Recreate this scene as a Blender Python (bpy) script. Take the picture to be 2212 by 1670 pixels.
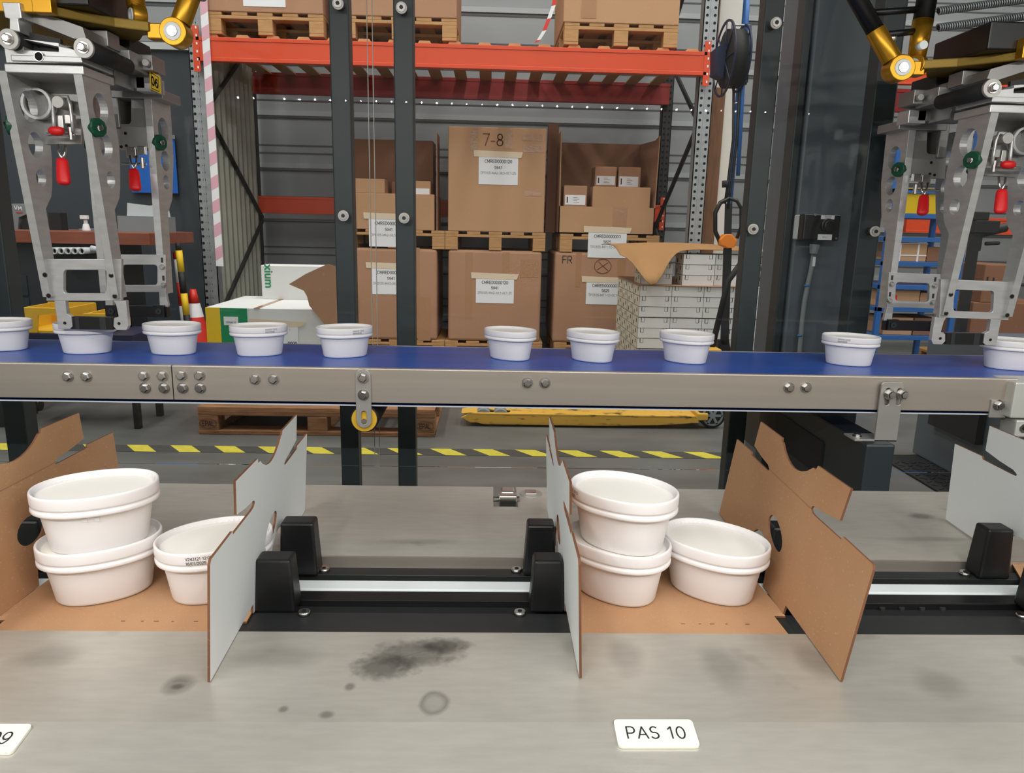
import bpy, bmesh, math, random
from mathutils import Vector, Matrix
from mathutils.geometry import tessellate_polygon
random.seed(7)
for o in list(bpy.data.objects): bpy.data.objects.remove(o)
SC = bpy.context.scene
COL = SC.collection
V = Vector
# ------------------------------------------------------------------ camera
FPX, CX, CY, H = 1600.0, 1106.0, 835.0, 1.08
_p, _y, _r = (math.radians(a) for a in (12.3, 1.9, 1.28))
FW = V((math.sin(_y)*math.cos(_p), math.cos(_y)*math.cos(_p), -math.sin(_p)))
_rt = V((math.cos(_y), -math.sin(_y), 0)); _up = _rt.cross(FW)
RT = _rt*math.cos(_r) + _up*math.sin(_r); UP = -_rt*math.sin(_r) + _up*math.cos(_r)
CAMP = V((0, 0, H))
cd = bpy.data.cameras.new('camera'); cam = bpy.data.objects.new('camera', cd); COL.objects.link(cam)
cd.sensor_width = 36; cd.lens = FPX/2212*36; cd.clip_start = .02; cd.clip_end = 100
cam.matrix_world = Matrix.Translation(CAMP) @ Matrix((RT, UP, -FW)).transposed().to_4x4()
SC.camera = cam
SC.view_settings.view_transform = 'Standard'; SC.view_settings.look = 'None'
SC.view_settings.gamma = 1; SC.view_settings.exposure = -0.08
# ------------------------------------------------------------------ world and hall lamps
W = bpy.data.worlds.new('world'); SC.world = W; W.use_nodes = True
W.node_tree.nodes['Background'].inputs[0].default_value = (.93, .96, 1, 1)
W.node_tree.nodes['Background'].inputs[1].default_value = .55
CEIL = 6.4
for i in range(50):   # row of small LEDs on the front rail of the robot cell
    l = bpy.data.lights.new('cell_led_light', 'AREA'); l.size = .007; l.energy = 1.15; l.color = (1, .99, .97)
    o = bpy.data.objects.new('cell_led_light', l); COL.objects.link(o); o.location = (-2.45+i*.1035, -.74, 1.885); o.rotation_euler = (math.radians(62), 0, 0)
def area(name, loc, sx, sy, power, col=(1, .985, .96), rot=(0, 0, 0)):
    l = bpy.data.lights.new(name, 'AREA'); l.shape = 'RECTANGLE'; l.size = sx; l.size_y = sy
    l.energy = power; l.color = col
    o = bpy.data.objects.new(name, l); COL.objects.link(o); o.location = loc; o.rotation_euler = rot
    return o
for i, x in enumerate((-5, -2.2, .6, 3.4, 6.2)):
    area('hall_lamp_light', (x, 3.2, CEIL-.15), .35, 5.0, 150)
for i, x in enumerate((-5, -2.2, .6, 3.4, 6.2)):
    area('hall_lamp_light', (x, -3.0, CEIL-.15), .35, 4.4, 105)

# ------------------------------------------------------------------ pixel -> point helpers (for measuring off the photo)
def ray(x, y): return RT*((x-CX)/FPX) - UP*((y-CY)/FPX) + FW
def onz(x, y, z):
    d = ray(x, y); return CAMP + d*((z-H)/d.z)
def ony(x, y, Y):
    d = ray(x, y); return CAMP + d*(Y/d.y)
# ------------------------------------------------------------------ materials
def lin(c): 
    c = c/255
    return c/12.92 if c <= .04045 else ((c+.055)/1.055)**2.4
def rgb(r, g, b): return (lin(r), lin(g), lin(b), 1)
MATS = {}
def mat(name, col, rough=.5, metal=0, var=0, scale=8, stretch=(1, 1, 1), bump=0, bscale=60, spec=.5, col2=None, coat=0, lo=.35, hi=.7, roughvar=0):
    if name in MATS: return MATS[name]
    m = bpy.data.materials.new(name); m.use_nodes = True; nt = m.node_tree; b = nt.nodes['Principled BSDF']
    b.inputs['Base Color'].default_value = col; b.inputs['Roughness'].default_value = rough
    b.inputs['Metallic'].default_value = metal; b.inputs['Specular IOR Level'].default_value = spec
    b.inputs['Coat Weight'].default_value = coat
    m.diffuse_color = col
    if var or col2 or bump or roughvar:
        tc = nt.nodes.new('ShaderNodeTexCoord'); mp = nt.nodes.new('ShaderNodeMapping'); mp.inputs['Scale'].default_value = stretch
        nt.links.new(tc.outputs['Object'], mp.inputs[0])
        n = nt.nodes.new('ShaderNodeTexNoise'); n.inputs['Scale'].default_value = scale; n.inputs['Detail'].default_value = 5
        nt.links.new(mp.outputs[0], n.inputs[0])
        if var or col2:
            cr = nt.nodes.new('ShaderNodeValToRGB'); cr.color_ramp.elements[0].position = lo; cr.color_ramp.elements[1].position = hi
            c2 = col2 or tuple(v*(1-var) for v in col[:3])+(1,)
            cr.color_ramp.elements[0].color = c2; cr.color_ramp.elements[1].color = col
            nt.links.new(n.outputs[0], cr.inputs[0]); nt.links.new(cr.outputs[0], b.inputs['Base Color'])
        if roughvar:
            mr = nt.nodes.new('ShaderNodeMapRange'); mr.inputs[3].default_value = rough-roughvar; mr.inputs[4].default_value = rough+roughvar
            nt.links.new(n.outputs[0], mr.inputs[0]); nt.links.new(mr.outputs[0], b.inputs['Roughness'])
        if bump:
            n2 = nt.nodes.new('ShaderNodeTexNoise'); n2.inputs['Scale'].default_value = bscale; n2.inputs['Detail'].default_value = 3
            nt.links.new(mp.outputs[0], n2.inputs[0])
            bp = nt.nodes.new('ShaderNodeBump'); bp.inputs['Strength'].default_value = bump; bp.inputs['Distance'].default_value = .002
            nt.links.new(n2.outputs[0], bp.inputs['Height']); nt.links.new(bp.outputs[0], b.inputs['Normal'])
    MATS[name] = m; return m
def kraft(name, c1, c2, fleck, sc=1.0):
    # fibre flecks are part of the board itself
    m = mat(name, c1, .85, 0, 0, 6*sc, (1, 1, 1), .15, 120*sc, .2, c2)
    nt = m.node_tree; b = nt.nodes['Principled BSDF']; src = b.inputs['Base Color'].links[0].from_socket
    n = nt.nodes.new('ShaderNodeTexNoise'); n.inputs['Scale'].default_value = 420*sc; n.inputs['Detail'].default_value = 1
    tc = nt.nodes.new('ShaderNodeTexCoord'); mp = nt.nodes.new('ShaderNodeMapping'); mp.inputs['Scale'].default_value = (1, .45, 1)
    nt.links.new(tc.outputs['Object'], mp.inputs[0]); nt.links.new(mp.outputs[0], n.inputs[0])
    r = nt.nodes.new('ShaderNodeValToRGB'); r.color_ramp.elements[0].position = .66; r.color_ramp.elements[1].position = .75
    r.color_ramp.elements[0].color = (0, 0, 0, 1); r.color_ramp.elements[1].color = (.45, .45, .45, 1)
    nt.links.new(n.outputs[0], r.inputs[0])
    mx = nt.nodes.new('ShaderNodeMix'); mx.data_type = 'RGBA'
    nt.links.new(r.outputs[0], mx.inputs[0]); nt.links.new(src, mx.inputs[6]); mx.inputs[7].default_value = fleck
    nt.links.new(mx.outputs[2], b.inputs['Base Color']); return m
M_kraft = kraft('kraft_board', rgb(188, 148, 112), rgb(178, 136, 100), rgb(212, 176, 138))
M_kraftd = kraft('kraft_edge', rgb(122, 84, 60), rgb(98, 64, 46), rgb(160, 110, 80))
M_carton = kraft('carton_board', rgb(188, 146, 116), rgb(172, 130, 102), rgb(196, 156, 126), .12)
M_cartonl = kraft('carton_board_light', rgb(200, 158, 122), rgb(188, 146, 110), rgb(208, 168, 134), .12)
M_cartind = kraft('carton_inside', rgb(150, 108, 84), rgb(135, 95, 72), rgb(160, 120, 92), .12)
M_crease = mat('board_crease', rgb(160, 116, 80), .85)
M_whiteboard = mat('white_carton_liner', rgb(230, 233, 232), .6, 0, .05, 5, (1, 1, 1), .05, 90)
M_whitebox = mat('white_flat_box', rgb(226, 226, 224), .6)
M_whiteboxs = mat('white_flat_box_side', rgb(222, 214, 192), .7)
M_tub = mat('white_tub_plastic', rgb(232, 229, 228), .4, 0, 0, 5, (1, 1, 1), 0, 60, .45)
MATS['white_tub_plastic'].node_tree.nodes['Principled BSDF'].inputs['Subsurface Weight'].default_value = .0
M_lidtop = mat('lid_disc', rgb(240, 238, 230), .42)
M_ink = mat('ink', rgb(40, 40, 44), .7)
M_inkred = mat('ink_brown', rgb(120, 70, 60), .7)
M_blue = mat('blue_belt', rgb(40, 88, 182), .3, 0, .2, 3, (1, 8, 1), .03, 300)
M_steel = mat('brushed_steel', rgb(196, 186, 174), .4, .7, .08, 4, (.3, 1, 12), .04, 200)
M_steelb = mat('steel_bolt', rgb(205, 202, 198), .22, 1)
M_steelbr = mat('steel_bracket', rgb(186, 184, 178), .42, .6, .12, 12, (1, 1, 1), .05, 200)
M_alu = mat('milled_aluminium', rgb(208, 208, 206), .36, .6, .15, 14, (1, 1, 5), .06, 150)
M_alud = mat('machined_aluminium_dull', rgb(156, 154, 151), .42, .65, .1, 10)
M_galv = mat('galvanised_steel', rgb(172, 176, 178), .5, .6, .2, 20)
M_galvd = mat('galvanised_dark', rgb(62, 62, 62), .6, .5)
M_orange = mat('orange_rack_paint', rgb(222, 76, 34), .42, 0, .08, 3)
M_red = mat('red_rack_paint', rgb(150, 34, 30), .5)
M_redrub = mat('red_rubber', rgb(214, 22, 26), .4)
M_green = mat('green_plastic', rgb(20, 76, 52), .35)
M_gold = mat('gold_anodised', rgb(206, 152, 42), .32, .75, .12, 12)
M_goldd = mat('gold_cast', rgb(150, 122, 48), .5, .5, .2, 12, (1, 1, 1), .05, 200)
M_black = mat('black_plastic', rgb(18, 18, 19), .38, 0, 0, 8, (1, 1, 1), .05, 120)
M_blackm = mat('black_matt', rgb(26, 27, 28), .6)
M_rubber = mat('black_rubber', rgb(22, 22, 22), .7)
M_hole = mat('hole_black', rgb(10, 10, 10), .9)
M_slate = mat('slate_paint', rgb(90, 98, 105), .45, 0, .06, 4)
M_slated = mat('dark_slate_paint', rgb(42, 51, 54), .45, 0, .06, 5)
M_slatewall = mat('slate_partition', rgb(62, 68, 74), .6, 0, .12, 1.5)
M_bar = mat('dark_bar', rgb(40, 42, 42), .45, 0, .15, 20, (.3, 3, 1))
M_whitestrip = mat('white_plastic_strip', rgb(226, 232, 232), .35)
M_wood = mat('pallet_wood', rgb(200, 152, 100), .8, 0, .22, 10, (1, 8, 8), .2, 60)
M_wooddk = mat('old_pallet_wood', rgb(172, 122, 84), .85, 0, .45, 9, (1, 8, 10), .4, 60)
M_benchwood = mat('bench_wood', rgb(140, 78, 56), .5, 0, .25, 6, (1, 6, 6))
M_plank = mat('brown_plank', rgb(122, 84, 56), .8, 0, .35, 6, (6, 6, 1))
M_yellow = mat('yellow_paint', rgb(222, 176, 46), .5, 0, .1, 14)
M_truck = mat('worn_yellow_paint', rgb(214, 166, 66), .55, 0, 0, 22, (.6, 1, 3), .2, 40, .4, rgb(84, 70, 40), 0, .3, .42)
M_stripe = mat('floor_tape_yellow', rgb(216, 202, 70), .55, 0, .15, 30)
M_stripeb = mat('floor_tape_black', rgb(70, 69, 66), .55)
M_paper = mat('paper', rgb(236, 236, 238), .7)
M_tape = mat('masking_tape', rgb(226, 206, 178), .6)
M_cleartape = mat('brown_tape', rgb(176, 132, 98), .2, 0, 0, 8, (1, 1, 1), .5, 50)
M_pink = mat('tape_pink', rgb(222, 170, 182), .5)
M_offwhite = mat('off_white_paint', rgb(212, 206, 198), .6)
M_bluepaint = mat('blue_paint', rgb(50, 102, 168), .4)
M_navy = mat('navy_mesh', rgb(24, 30, 62), .5)
M_bluepost = mat('blue_poster', rgb(30, 104, 196), .5)
M_greenp = mat('green_print', rgb(22, 140, 88), .5)
M_yellowp = mat('yellow_print', rgb(238, 196, 36), .5)
M_orangep = mat('orange_plastic', rgb(238, 132, 28), .35)
M_redw = mat('red_plastic', rgb(214, 50, 38), .4)
M_lightgrey = mat('light_grey_print', rgb(196, 200, 202), .6)
M_hazy = mat('grey_plastic', rgb(128, 134, 136), .5)
def steel_plate():
    m = bpy.data.materials.new('worn_steel_sheet'); m.use_nodes = True; nt = m.node_tree; b = nt.nodes['Principled BSDF']; N = nt.nodes.new; L = nt.links.new
    b.inputs['Metallic'].default_value = .55; b.inputs['Roughness'].default_value = .4
    tc = N('ShaderNodeTexCoord')
    def noise(sc, st, det=5):
        mp = N('ShaderNodeMapping'); mp.inputs['Scale'].default_value = st; L(tc.outputs['Object'], mp.inputs[0])
        n = N('ShaderNodeTexNoise'); n.inputs['Scale'].default_value = sc; n.inputs['Detail'].default_value = det; L(mp.outputs[0], n.inputs[0]); return n
    def ramp(src, p0, p1, c0, c1):
        r = N('ShaderNodeValToRGB'); r.color_ramp.elements[0].position = p0; r.color_ramp.elements[1].position = p1
        r.color_ramp.elements[0].color = c0; r.color_ramp.elements[1].color = c1; L(src, r.inputs[0]); return r
    base = ramp(noise(3.2, (1, 1, 1)).outputs[0], .3, .7, rgb(188, 184, 174), rgb(216, 212, 202))
    fine = ramp(noise(26, (1, 5, 1)).outputs[0], .2, .8, (.86, .86, .85, 1), (1, 1, 1, 1))
    spots = ramp(noise(11, (1, 1.4, 1), 2).outputs[0], .24, .33, (.74, .73, .71, 1), (1, 1, 1, 1))
    m1 = N('ShaderNodeMix'); m1.data_type = 'RGBA'; m1.blend_type = 'MULTIPLY'; m1.inputs[0].default_value = 1; L(base.outputs[0], m1.inputs[6]); L(fine.outputs[0], m1.inputs[7])
    m2 = N('ShaderNodeMix'); m2.data_type = 'RGBA'; m2.blend_type = 'MULTIPLY'; m2.inputs[0].default_value = 1; L(m1.outputs[2], m2.inputs[6]); L(spots.outputs[0], m2.inputs[7])
    L(m2.outputs[2], b.inputs['Base Color'])
    rr = N('ShaderNodeMapRange'); rr.inputs[3].default_value = .32; rr.inputs[4].default_value = .48; L(noise(5, (1, 2, 1)).outputs[0], rr.inputs[0]); L(rr.outputs[0], b.inputs['Roughness'])
    bp = N('ShaderNodeBump'); bp.inputs['Strength'].default_value = .08; bp.inputs['Distance'].default_value = .001; L(noise(90, (.3, 3, 1)).outputs[0], bp.inputs['Height']); L(bp.outputs[0], b.inputs['Normal'])
    return m
M_sheet = steel_plate()
def floor_mat():
    m = mat('concrete_floor', rgb(112, 112, 108), .42, 0, .4, 1.6, (1, 2.2, 1), .05, 30, .5)
    return m
M_floor = floor_mat()
def emis(name, col, s):
    m = bpy.data.materials.new(name); m.use_nodes = True; nt = m.node_tree; nt.nodes.clear()
    e = nt.nodes.new('ShaderNodeEmission'); e.inputs[0].default_value = col; e.inputs[1].default_value = s
    o = nt.nodes.new('ShaderNodeOutputMaterial'); nt.links.new(e.outputs[0], o.inputs[0]); return m
M_lamp = emis('lamp_glow', (1, .98, .95, 1), 6)
def glassmat():
    m = bpy.data.materials.new('clear_guard_pane'); m.use_nodes = True; nt = m.node_tree; nt.nodes.clear(); N = nt.nodes.new; L = nt.links.new
    t = N('ShaderNodeBsdfTransparent'); t.inputs[0].default_value = (.965, .975, .97, 1)
    g = N('ShaderNodeBsdfGlossy'); g.inputs['Roughness'].default_value = .0; g.inputs[0].default_value = (1, 1, 1, 1)
    f = N('ShaderNodeFresnel'); f.inputs[0].default_value = 1.22
    mx = N('ShaderNodeMixShader'); o = N('ShaderNodeOutputMaterial'); L(f.outputs[0], mx.inputs[0]); L(t.outputs[0], mx.inputs[1]); L(g.outputs[0], mx.inputs[2]); L(mx.outputs[0], o.inputs[0])
    return m
M_glass = glassmat()
# ------------------------------------------------------------------ mesh builder
class MB:
    def __init__(s): s.bm = bmesh.new(); s.mats = []; s.cur = 0
    def m(s, material):
        if material not in s.mats: s.mats.append(material)
        s.cur = s.mats.index(material); return s
    def face(s, vs):
        try: f = s.bm.faces.new(vs); f.material_index = s.cur; return f
        except ValueError: return None
    def poly(s, pts): return s.face([s.bm.verts.new(V(p)) for p in pts])
    def hexa(s, P):   # 8 points: 4 bottom ring, 4 top ring
        v = [s.bm.verts.new(V(p)) for p in P]
        for q in ((3, 2, 1, 0), (4, 5, 6, 7), (0, 1, 5, 4), (1, 2, 6, 5), (2, 3, 7, 6), (3, 0, 4, 7)): s.face([v[i] for i in q])
        return s
    def box(s, a, b, R=None):   # min, max corners
        x0, y0, z0 = a; x1, y1, z1 = b
        P = [V(p) for p in ((x0, y0, z0), (x1, y0, z0), (x1, y1, z0), (x0, y1, z0), (x0, y0, z1), (x1, y0, z1), (x1, y1, z1), (x0, y1, z1))]
        if R: P = [R @ p for p in P]
        return s.hexa(P)
    def cbox(s, c, d, R=None):
        c = V(c); d = V(d)/2
        P = [V((sx*d.x, sy*d.y, sz*d.z)) for sz in (-1, 1) for sx, sy in ((-1, -1), (1, -1), (1, 1), (-1, 1))]
        if R: P = [R @ p for p in P]
        return s.hexa([p+c for p in P])
    def prism(s, loops, ext, mats=None):   # loops of coplanar 3D points (first outer), extruded by ext. mats=(front, back, side)
        loops = [[V(p) for p in l] for l in loops]; ext = V(ext)
        flat = [p for l in loops for p in l]
        tri = tessellate_polygon(loops)
        A = [s.bm.verts.new(p) for p in flat]; B = [s.bm.verts.new(p+ext) for p in flat]
        if mats: s.m(mats[0])
        for t in tri: s.face([A[i] for i in t])
        if mats: s.m(mats[1])
        for t in tri: s.face([B[i] for i in reversed(t)])
        if mats: s.m(mats[2])
        k = 0
        for l in loops:
            n = len(l)
            for i in range(n):
                j = (i+1) % n; s.face([A[k+i], A[k+j], B[k+j], B[k+i]])
            k += n
        return s
    def cyl(s, a, b, r, n=16, r2=None, cap=True):
        a = V(a); b = V(b); d = (b-a).normalized(); r2 = r if r2 is None else r2
        u = d.orthogonal().normalized(); w = d.cross(u)
        A = []; B = []
        for i in range(n):
            t = 2*math.pi*i/n; c = u*math.cos(t)+w*math.sin(t)
            A.append(s.bm.verts.new(a+c*r)); B.append(s.bm.verts.new(b+c*r2))
        for i in range(n): 
            f = s.face([A[i], A[(i+1) % n], B[(i+1) % n], B[i]])
            if f and n > 8: f.smooth = True
        if cap: s.face(A[::-1]); s.face(B)
        return s
    def ring(s, a, b, ro, ri, n=24):   # tube with wall
        a = V(a); b = V(b); d = (b-a).normalized(); u = d.orthogonal().normalized(); w = d.cross(u); rs = []
        for c0, r in ((a, ro), (b, ro), (b, ri), (a, ri)):
            rs.append([s.bm.verts.new(c0+(u*math.cos(2*math.pi*i/n)+w*math.sin(2*math.pi*i/n))*r) for i in range(n)])
        for k in range(4):
            for i in range(n):
                f = s.face([rs[k][i], rs[k][(i+1) % n], rs[(k+1) % 4][(i+1) % n], rs[(k+1) % 4][i]])
                if f and k in (0, 2): f.smooth = True
        return s
    def tube(s, pts, r, n=8):
        pts = [V(p) for p in pts]; rings = []; up = None
        for i, p in enumerate(pts):
            d = (pts[min(i+1, len(pts)-1)]-pts[max(i-1, 0)]).normalized()
            u = d.orthogonal().normalized() if up is None else (up - d*up.dot(d)).normalized()
            up = u; w = d.cross(u)
            rings.append([s.bm.verts.new(p+(u*math.cos(2*math.pi*k/n)+w*math.sin(2*math.pi*k/n))*r) for k in range(n)])
        for A, B in zip(rings, rings[1:]):
            for k in range(n):
                f = s.face([A[k], A[(k+1) % n], B[(k+1) % n], B[k]])
                if f: f.smooth = True
        s.face(rings[0][::-1]); s.face(rings[-1]); return s
    def bolt(s, p, d, r, h, washer=True):   # hexagon head standing on p along d
        p = V(p); d = V(d).normalized()
        if washer: s.cyl(p, p+d*h*.22, r*1.3, 18); s.cyl(p+d*h*.2, p+d*h*.85, r, 6); s.cyl(p+d*h*.85, p+d*h, r, 6, r*.78)
        else: s.cyl(p, p+d*h*.85, r, 6); s.cyl(p+d*h*.85, p+d*h, r, 6, r*.78)
        return s
    def build(s, name, parent=None, mat_=None, loc=None, bevel=0, seg=2, smooth=False):
        if mat_ is not None and not s.mats: s.mats = [mat_]
        bmesh.ops.recalc_face_normals(s.bm, faces=s.bm.faces)
        me = bpy.data.meshes.new(name); s.bm.to_mesh(me); s.bm.free()
        for m_ in s.mats: me.materials.append(m_)
        if smooth:
            for p in me.polygons: p.use_smooth = True
        o = bpy.data.objects.new(name, me); COL.objects.link(o)
        if parent: o.parent = parent
        if loc is not None: o.location = loc
        if bevel:
            b = o.modifiers.new('bevel', 'BEVEL'); b.width = bevel; b.segments = seg; b.limit_method = 'ANGLE'; b.angle_limit = math.radians(40)
        return o
def tag(o, label=None, cat=None, group=None, kind=None):
    if label: o['label'] = label
    if cat: o['category'] = cat
    if group: o['group'] = group
    if kind: o['kind'] = kind
    return o
def thing(name, label, cat, loc=(0, 0, 0), group=None, rz=0):
    o = bpy.data.objects.new(name, None); COL.objects.link(o); o.empty_display_size = .05
    o.location = loc; o.rotation_euler = (0, 0, rz); return tag(o, label, cat, group)
def dup(o, loc=None, rz=None, label=None, group=None, parent=None):
    c = o.copy(); COL.objects.link(c)
    if parent: c.parent = parent
    if loc is not None: c.location = loc
    if rz is not None: c.rotation_euler = (0, 0, rz)
    if label: c['label'] = label
    if group: c['group'] = group
    for ch in list(o.children): dup(ch, parent=c)
    return c
def circ(c, u, w, r, n=20, r2=None):
    c = V(c); u = V(u); w = V(w); r2 = r2 or r
    return [c+u*r*math.cos(2*math.pi*i/n)+w*r2*math.sin(2*math.pi*i/n) for i in range(n)]
def _arc(cx, cy, rx, ry, a0, a1, n=10): return [(cx+rx*math.cos(math.radians(a0+(a1-a0)*i/n)), cy+ry*math.sin(math.radians(a0+(a1-a0)*i/n))) for i in range(n+1)]
GL = {'0': (.62, [_arc(.31, .5, .25, .45, 0, 360, 18)]), 'O': (.8, [_arc(.4, .5, .34, .45, 0, 360, 18)]), '1': (.5, [[(.1, .76), (.3, .95), (.3, .05)]]),
 '2': (.62, [_arc(.31, .7, .23, .25, 165, -30, 8)+[(.06, .05), (.56, .05)]]), '3': (.62, [_arc(.3, .73, .2, .22, 150, -90, 8)+_arc(.3, .28, .24, .23, 90, -150, 8)]),
 '4': (.62, [[(.44, .05), (.44, .95), (.05, .3), (.6, .3)]]), '5': (.62, [[(.52, .95), (.14, .95), (.1, .52)]+_arc(.3, .34, .24, .29, 120, -150, 9)]),
 '6': (.62, [_arc(.31, .33, .23, .28, 0, 360, 14), [(.08, .36), (.12, .68), (.26, .9), (.42, .94), (.52, .84)]]), '7': (.6, [[(.06, .95), (.55, .95), (.24, .05)]]),
 '8': (.62, [_arc(.31, .73, .19, .22, 0, 360, 14), _arc(.31, .28, .24, .23, 0, 360, 14)]), '9': (.62, [_arc(.31, .67, .23, .28, 0, 360, 14), [(.54, .64), (.5, .32), (.36, .1), (.2, .06), (.1, .16)]]),
 'A': (.7, [[(.04, .05), (.35, .95), (.66, .05)], [(.15, .34), (.55, .34)]]), 'C': (.72, [_arc(.38, .5, .3, .45, 50, 310, 12)]), 'D': (.72, [[(.1, .05), (.1, .95), (.34, .95)]+_arc(.34, .5, .3, .45, 90, -90, 10)+[(.1, .05)]]),
 'E': (.62, [[(.56, .95), (.1, .95), (.1, .05), (.58, .05)], [(.1, .52), (.52, .52)]]), 'F': (.58, [[(.54, .95), (.1, .95), (.1, .05)], [(.1, .52), (.48, .52)]]), 'L': (.55, [[(.1, .95), (.1, .05), (.52, .05)]]),
 'M': (.84, [[(.1, .05), (.1, .95), (.42, .2), (.74, .95), (.74, .05)]]), 'N': (.74, [[(.1, .05), (.1, .95), (.64, .05), (.64, .95)]]), 'P': (.66, [[(.1, .05), (.1, .95), (.36, .95)]+_arc(.36, .7, .22, .25, 90, -90, 8)+[(.1, .45)]]),
 'R': (.7, [[(.1, .05), (.1, .95), (.36, .95)]+_arc(.36, .71, .22, .24, 90, -90, 8)+[(.1, .47)], [(.36, .47), (.62, .05)]]), 'S': (.66, [_arc(.33, .72, .22, .23, 40, 250, 9)+_arc(.33, .28, .24, .23, 75, -150, 9)]),
 'T': (.62, [[(.02, .95), (.6, .95)], [(.31, .95), (.31, .05)]]), 'V': (.68, [[(.04, .95), (.34, .05), (.64, .95)]]), 'I': (.25, [[(.12, .05), (.12, .95)]]), 'X': (.66, [[(.05, .95), (.6, .05)], [(.6, .95), (.05, .05)]]), 'H': (.74, [[(.1, .05), (.1, .95)], [(.64, .05), (.64, .95)], [(.1, .5), (.64, .5)]]), 'U': (.72, [[(.1, .95), (.1, .36)]+_arc(.36, .34, .26, .29, 180, 360, 8)+[(.62, .95)]]), 'B': (.68, [[(.1, .05), (.1, .95), (.36, .95)]+_arc(.36, .73, .19, .22, 90, -90, 6)+[(.1, .51), (.38, .51)]+_arc(.38, .28, .22, .23, 90, -90, 6)+[(.1, .05)]]),
 '-': (.4, [[(.05, .38), (.35, .38)]]), ':': (.25, [[(.12, .1), (.12, .2)], [(.12, .6), (.12, .7)]]), '/': (.4, [[(.02, .0), (.38, 1.)]]), ',': (.25, [[(.14, .12), (.06, -.1)]]), '.': (.25, [[(.12, .02), (.12, .12)]]), ' ': (.34, [])}
def strokes(body, th=.1):   # flat quads in text units (height 1), centred
    qs = []; x = 0
    for ch in body:
        w, pl = GL[ch]
        for p in pl:
            for a, b in zip(p, p[1:]):
                dx, dy = b[0]-a[0], b[1]-a[1]; l = math.hypot(dx, dy) or 1; ux, uy = dx/l*th*.5, dy/l*th*.5
                qs.append([(x+a[0]-ux*.6+uy, a[1]-uy*.6-ux), (x+b[0]+ux*.6+uy, b[1]+uy*.6-ux), (x+b[0]+ux*.6-uy, b[1]+uy*.6+ux), (x+a[0]-ux*.6-uy, a[1]-uy*.6+ux)])
        x += w+.06
    return [[(px-x/2, py-.5) for px, py in q] for q in qs], x
def stroke_text(parent, body, width, loc, right, up, m_, th=.1, name='lettering', lines=None, squash=1):
    qs, w = strokes(body, th); k = width/w; r = V(right).normalized()*k; u = V(up).normalized()*k*squash; mb = MB().m(m_)
    for q in qs: mb.poly([r*a+u*b for a, b in q])
    o = mb.build(name, parent, loc=loc); return o
def lettering(parent, body, size, loc, right, up, material, name='lettering', align='CENTER', squash=1.0, bold=0):
    cu = bpy.data.curves.new('t', 'FONT'); cu.body = body; cu.size = size; cu.align_x = align; cu.align_y = 'CENTER'; cu.offset = bold
    cu.resolution_u = 3
    t = bpy.data.objects.new('t', cu); COL.objects.link(t)
    dg = bpy.context.evaluated_depsgraph_get(); me = bpy.data.meshes.new_from_object(t.evaluated_get(dg))
    bpy.data.objects.remove(t); me.name = name; me.materials.clear(); me.materials.append(material)
    r = V(right).normalized(); u = V(up).normalized(); n = r.cross(u)
    for v in me.vertices: v.co = r*(v.co.x*squash) + u*v.co.y + n*.0
    o = bpy.data.objects.new(name, me); COL.objects.link(o); o.parent = parent; o.location = loc; return o
X_, Y_, Z_ = V((1, 0, 0)), V((0, 1, 0)), V((0, 0, 1))
def quad_px(pts, Y): return [ony(x, y, Y) for x, y in pts]

# ================================================================== THE SETTING
def struct(name, mb, m_=None, **k): o = mb.build(name, None, m_, **k); o['kind'] = 'structure'; return o
WB = 7.35
struct('floor', MB().m(M_floor).box((-9, -7, -.1), (10, 9, 0)))
M_wallgrey = mat('grey_cladding', rgb(152, 154, 155), .5, .2, .08, 2, (1, 1, 6))
mb = MB().m(M_wallgrey).box((-9, WB, 0), (10, WB+.1, CEIL))
z = .12; k = 0
M_groove = mat('cladding_groove', rgb(82, 84, 86), .6)
M_rib = mat('cladding_rib', rgb(170, 173, 174), .5, .2)
while z < CEIL-.2:
    mb.m(M_groove).box((-9, WB-.004, z), (10, WB, z+.012))
    if k % 3 == 0: mb.m(M_rib).box((-9, WB-.022, z+.03), (10, WB, z+.075))
    z += (.16, .07, .24)[k % 3]; k += 1
struct('wall_back', mb)
struct('wall_left', MB().m(M_wallgrey).box((-9.1, -7, 0), (-9, WB, CEIL)))
struct('wall_right', MB().m(M_wallgrey).box((10, -7, 0), (10.1, WB, CEIL)))
struct('wall_front', MB().m(mat('plain_grey_wall', rgb(196, 196, 192), .7)).box((-9, -7.1, 0), (10, -7, CEIL)))
struct('ceiling', MB().m(mat('ceiling_panel', rgb(190, 190, 188), .8)).box((-9, -7, CEIL), (10, WB, CEIL+.1)))
for x in (-5, -2.2, .6, 3.4, 6.2):
    for y0, y1 in ((.7, 5.7), (-5.2, -.8)):
        t = thing('ceiling_lamp', 'long white strip lamp fixed under the hall ceiling', 'lamp', (x, (y0+y1)/2, CEIL), 'strip lamps under the ceiling')
        MB().m(M_offwhite).box((-.2, (y0-y1)/2, -.12), (.2, (y1-y0)/2, 0)).build('lamp_housing', t, bevel=.01)
# partition on the left
ptl = ony(0, 98, 6.3); pz = ony(380, 109, 6.3).z; px_ = ony(452, 400, 6.3).x
mb = MB().m(M_slatewall).box((-8.9, 6.3, 0), (px_, 6.36, pz))
mb.m(mat('partition_rail', rgb(196, 200, 198), .5)).box((-8.9, 6.27, pz), (px_, 6.39, pz+.05))
tag(mb.build('partition_wall'), 'dark slate partition with pale top rail behind the workbench', 'partition')
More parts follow.
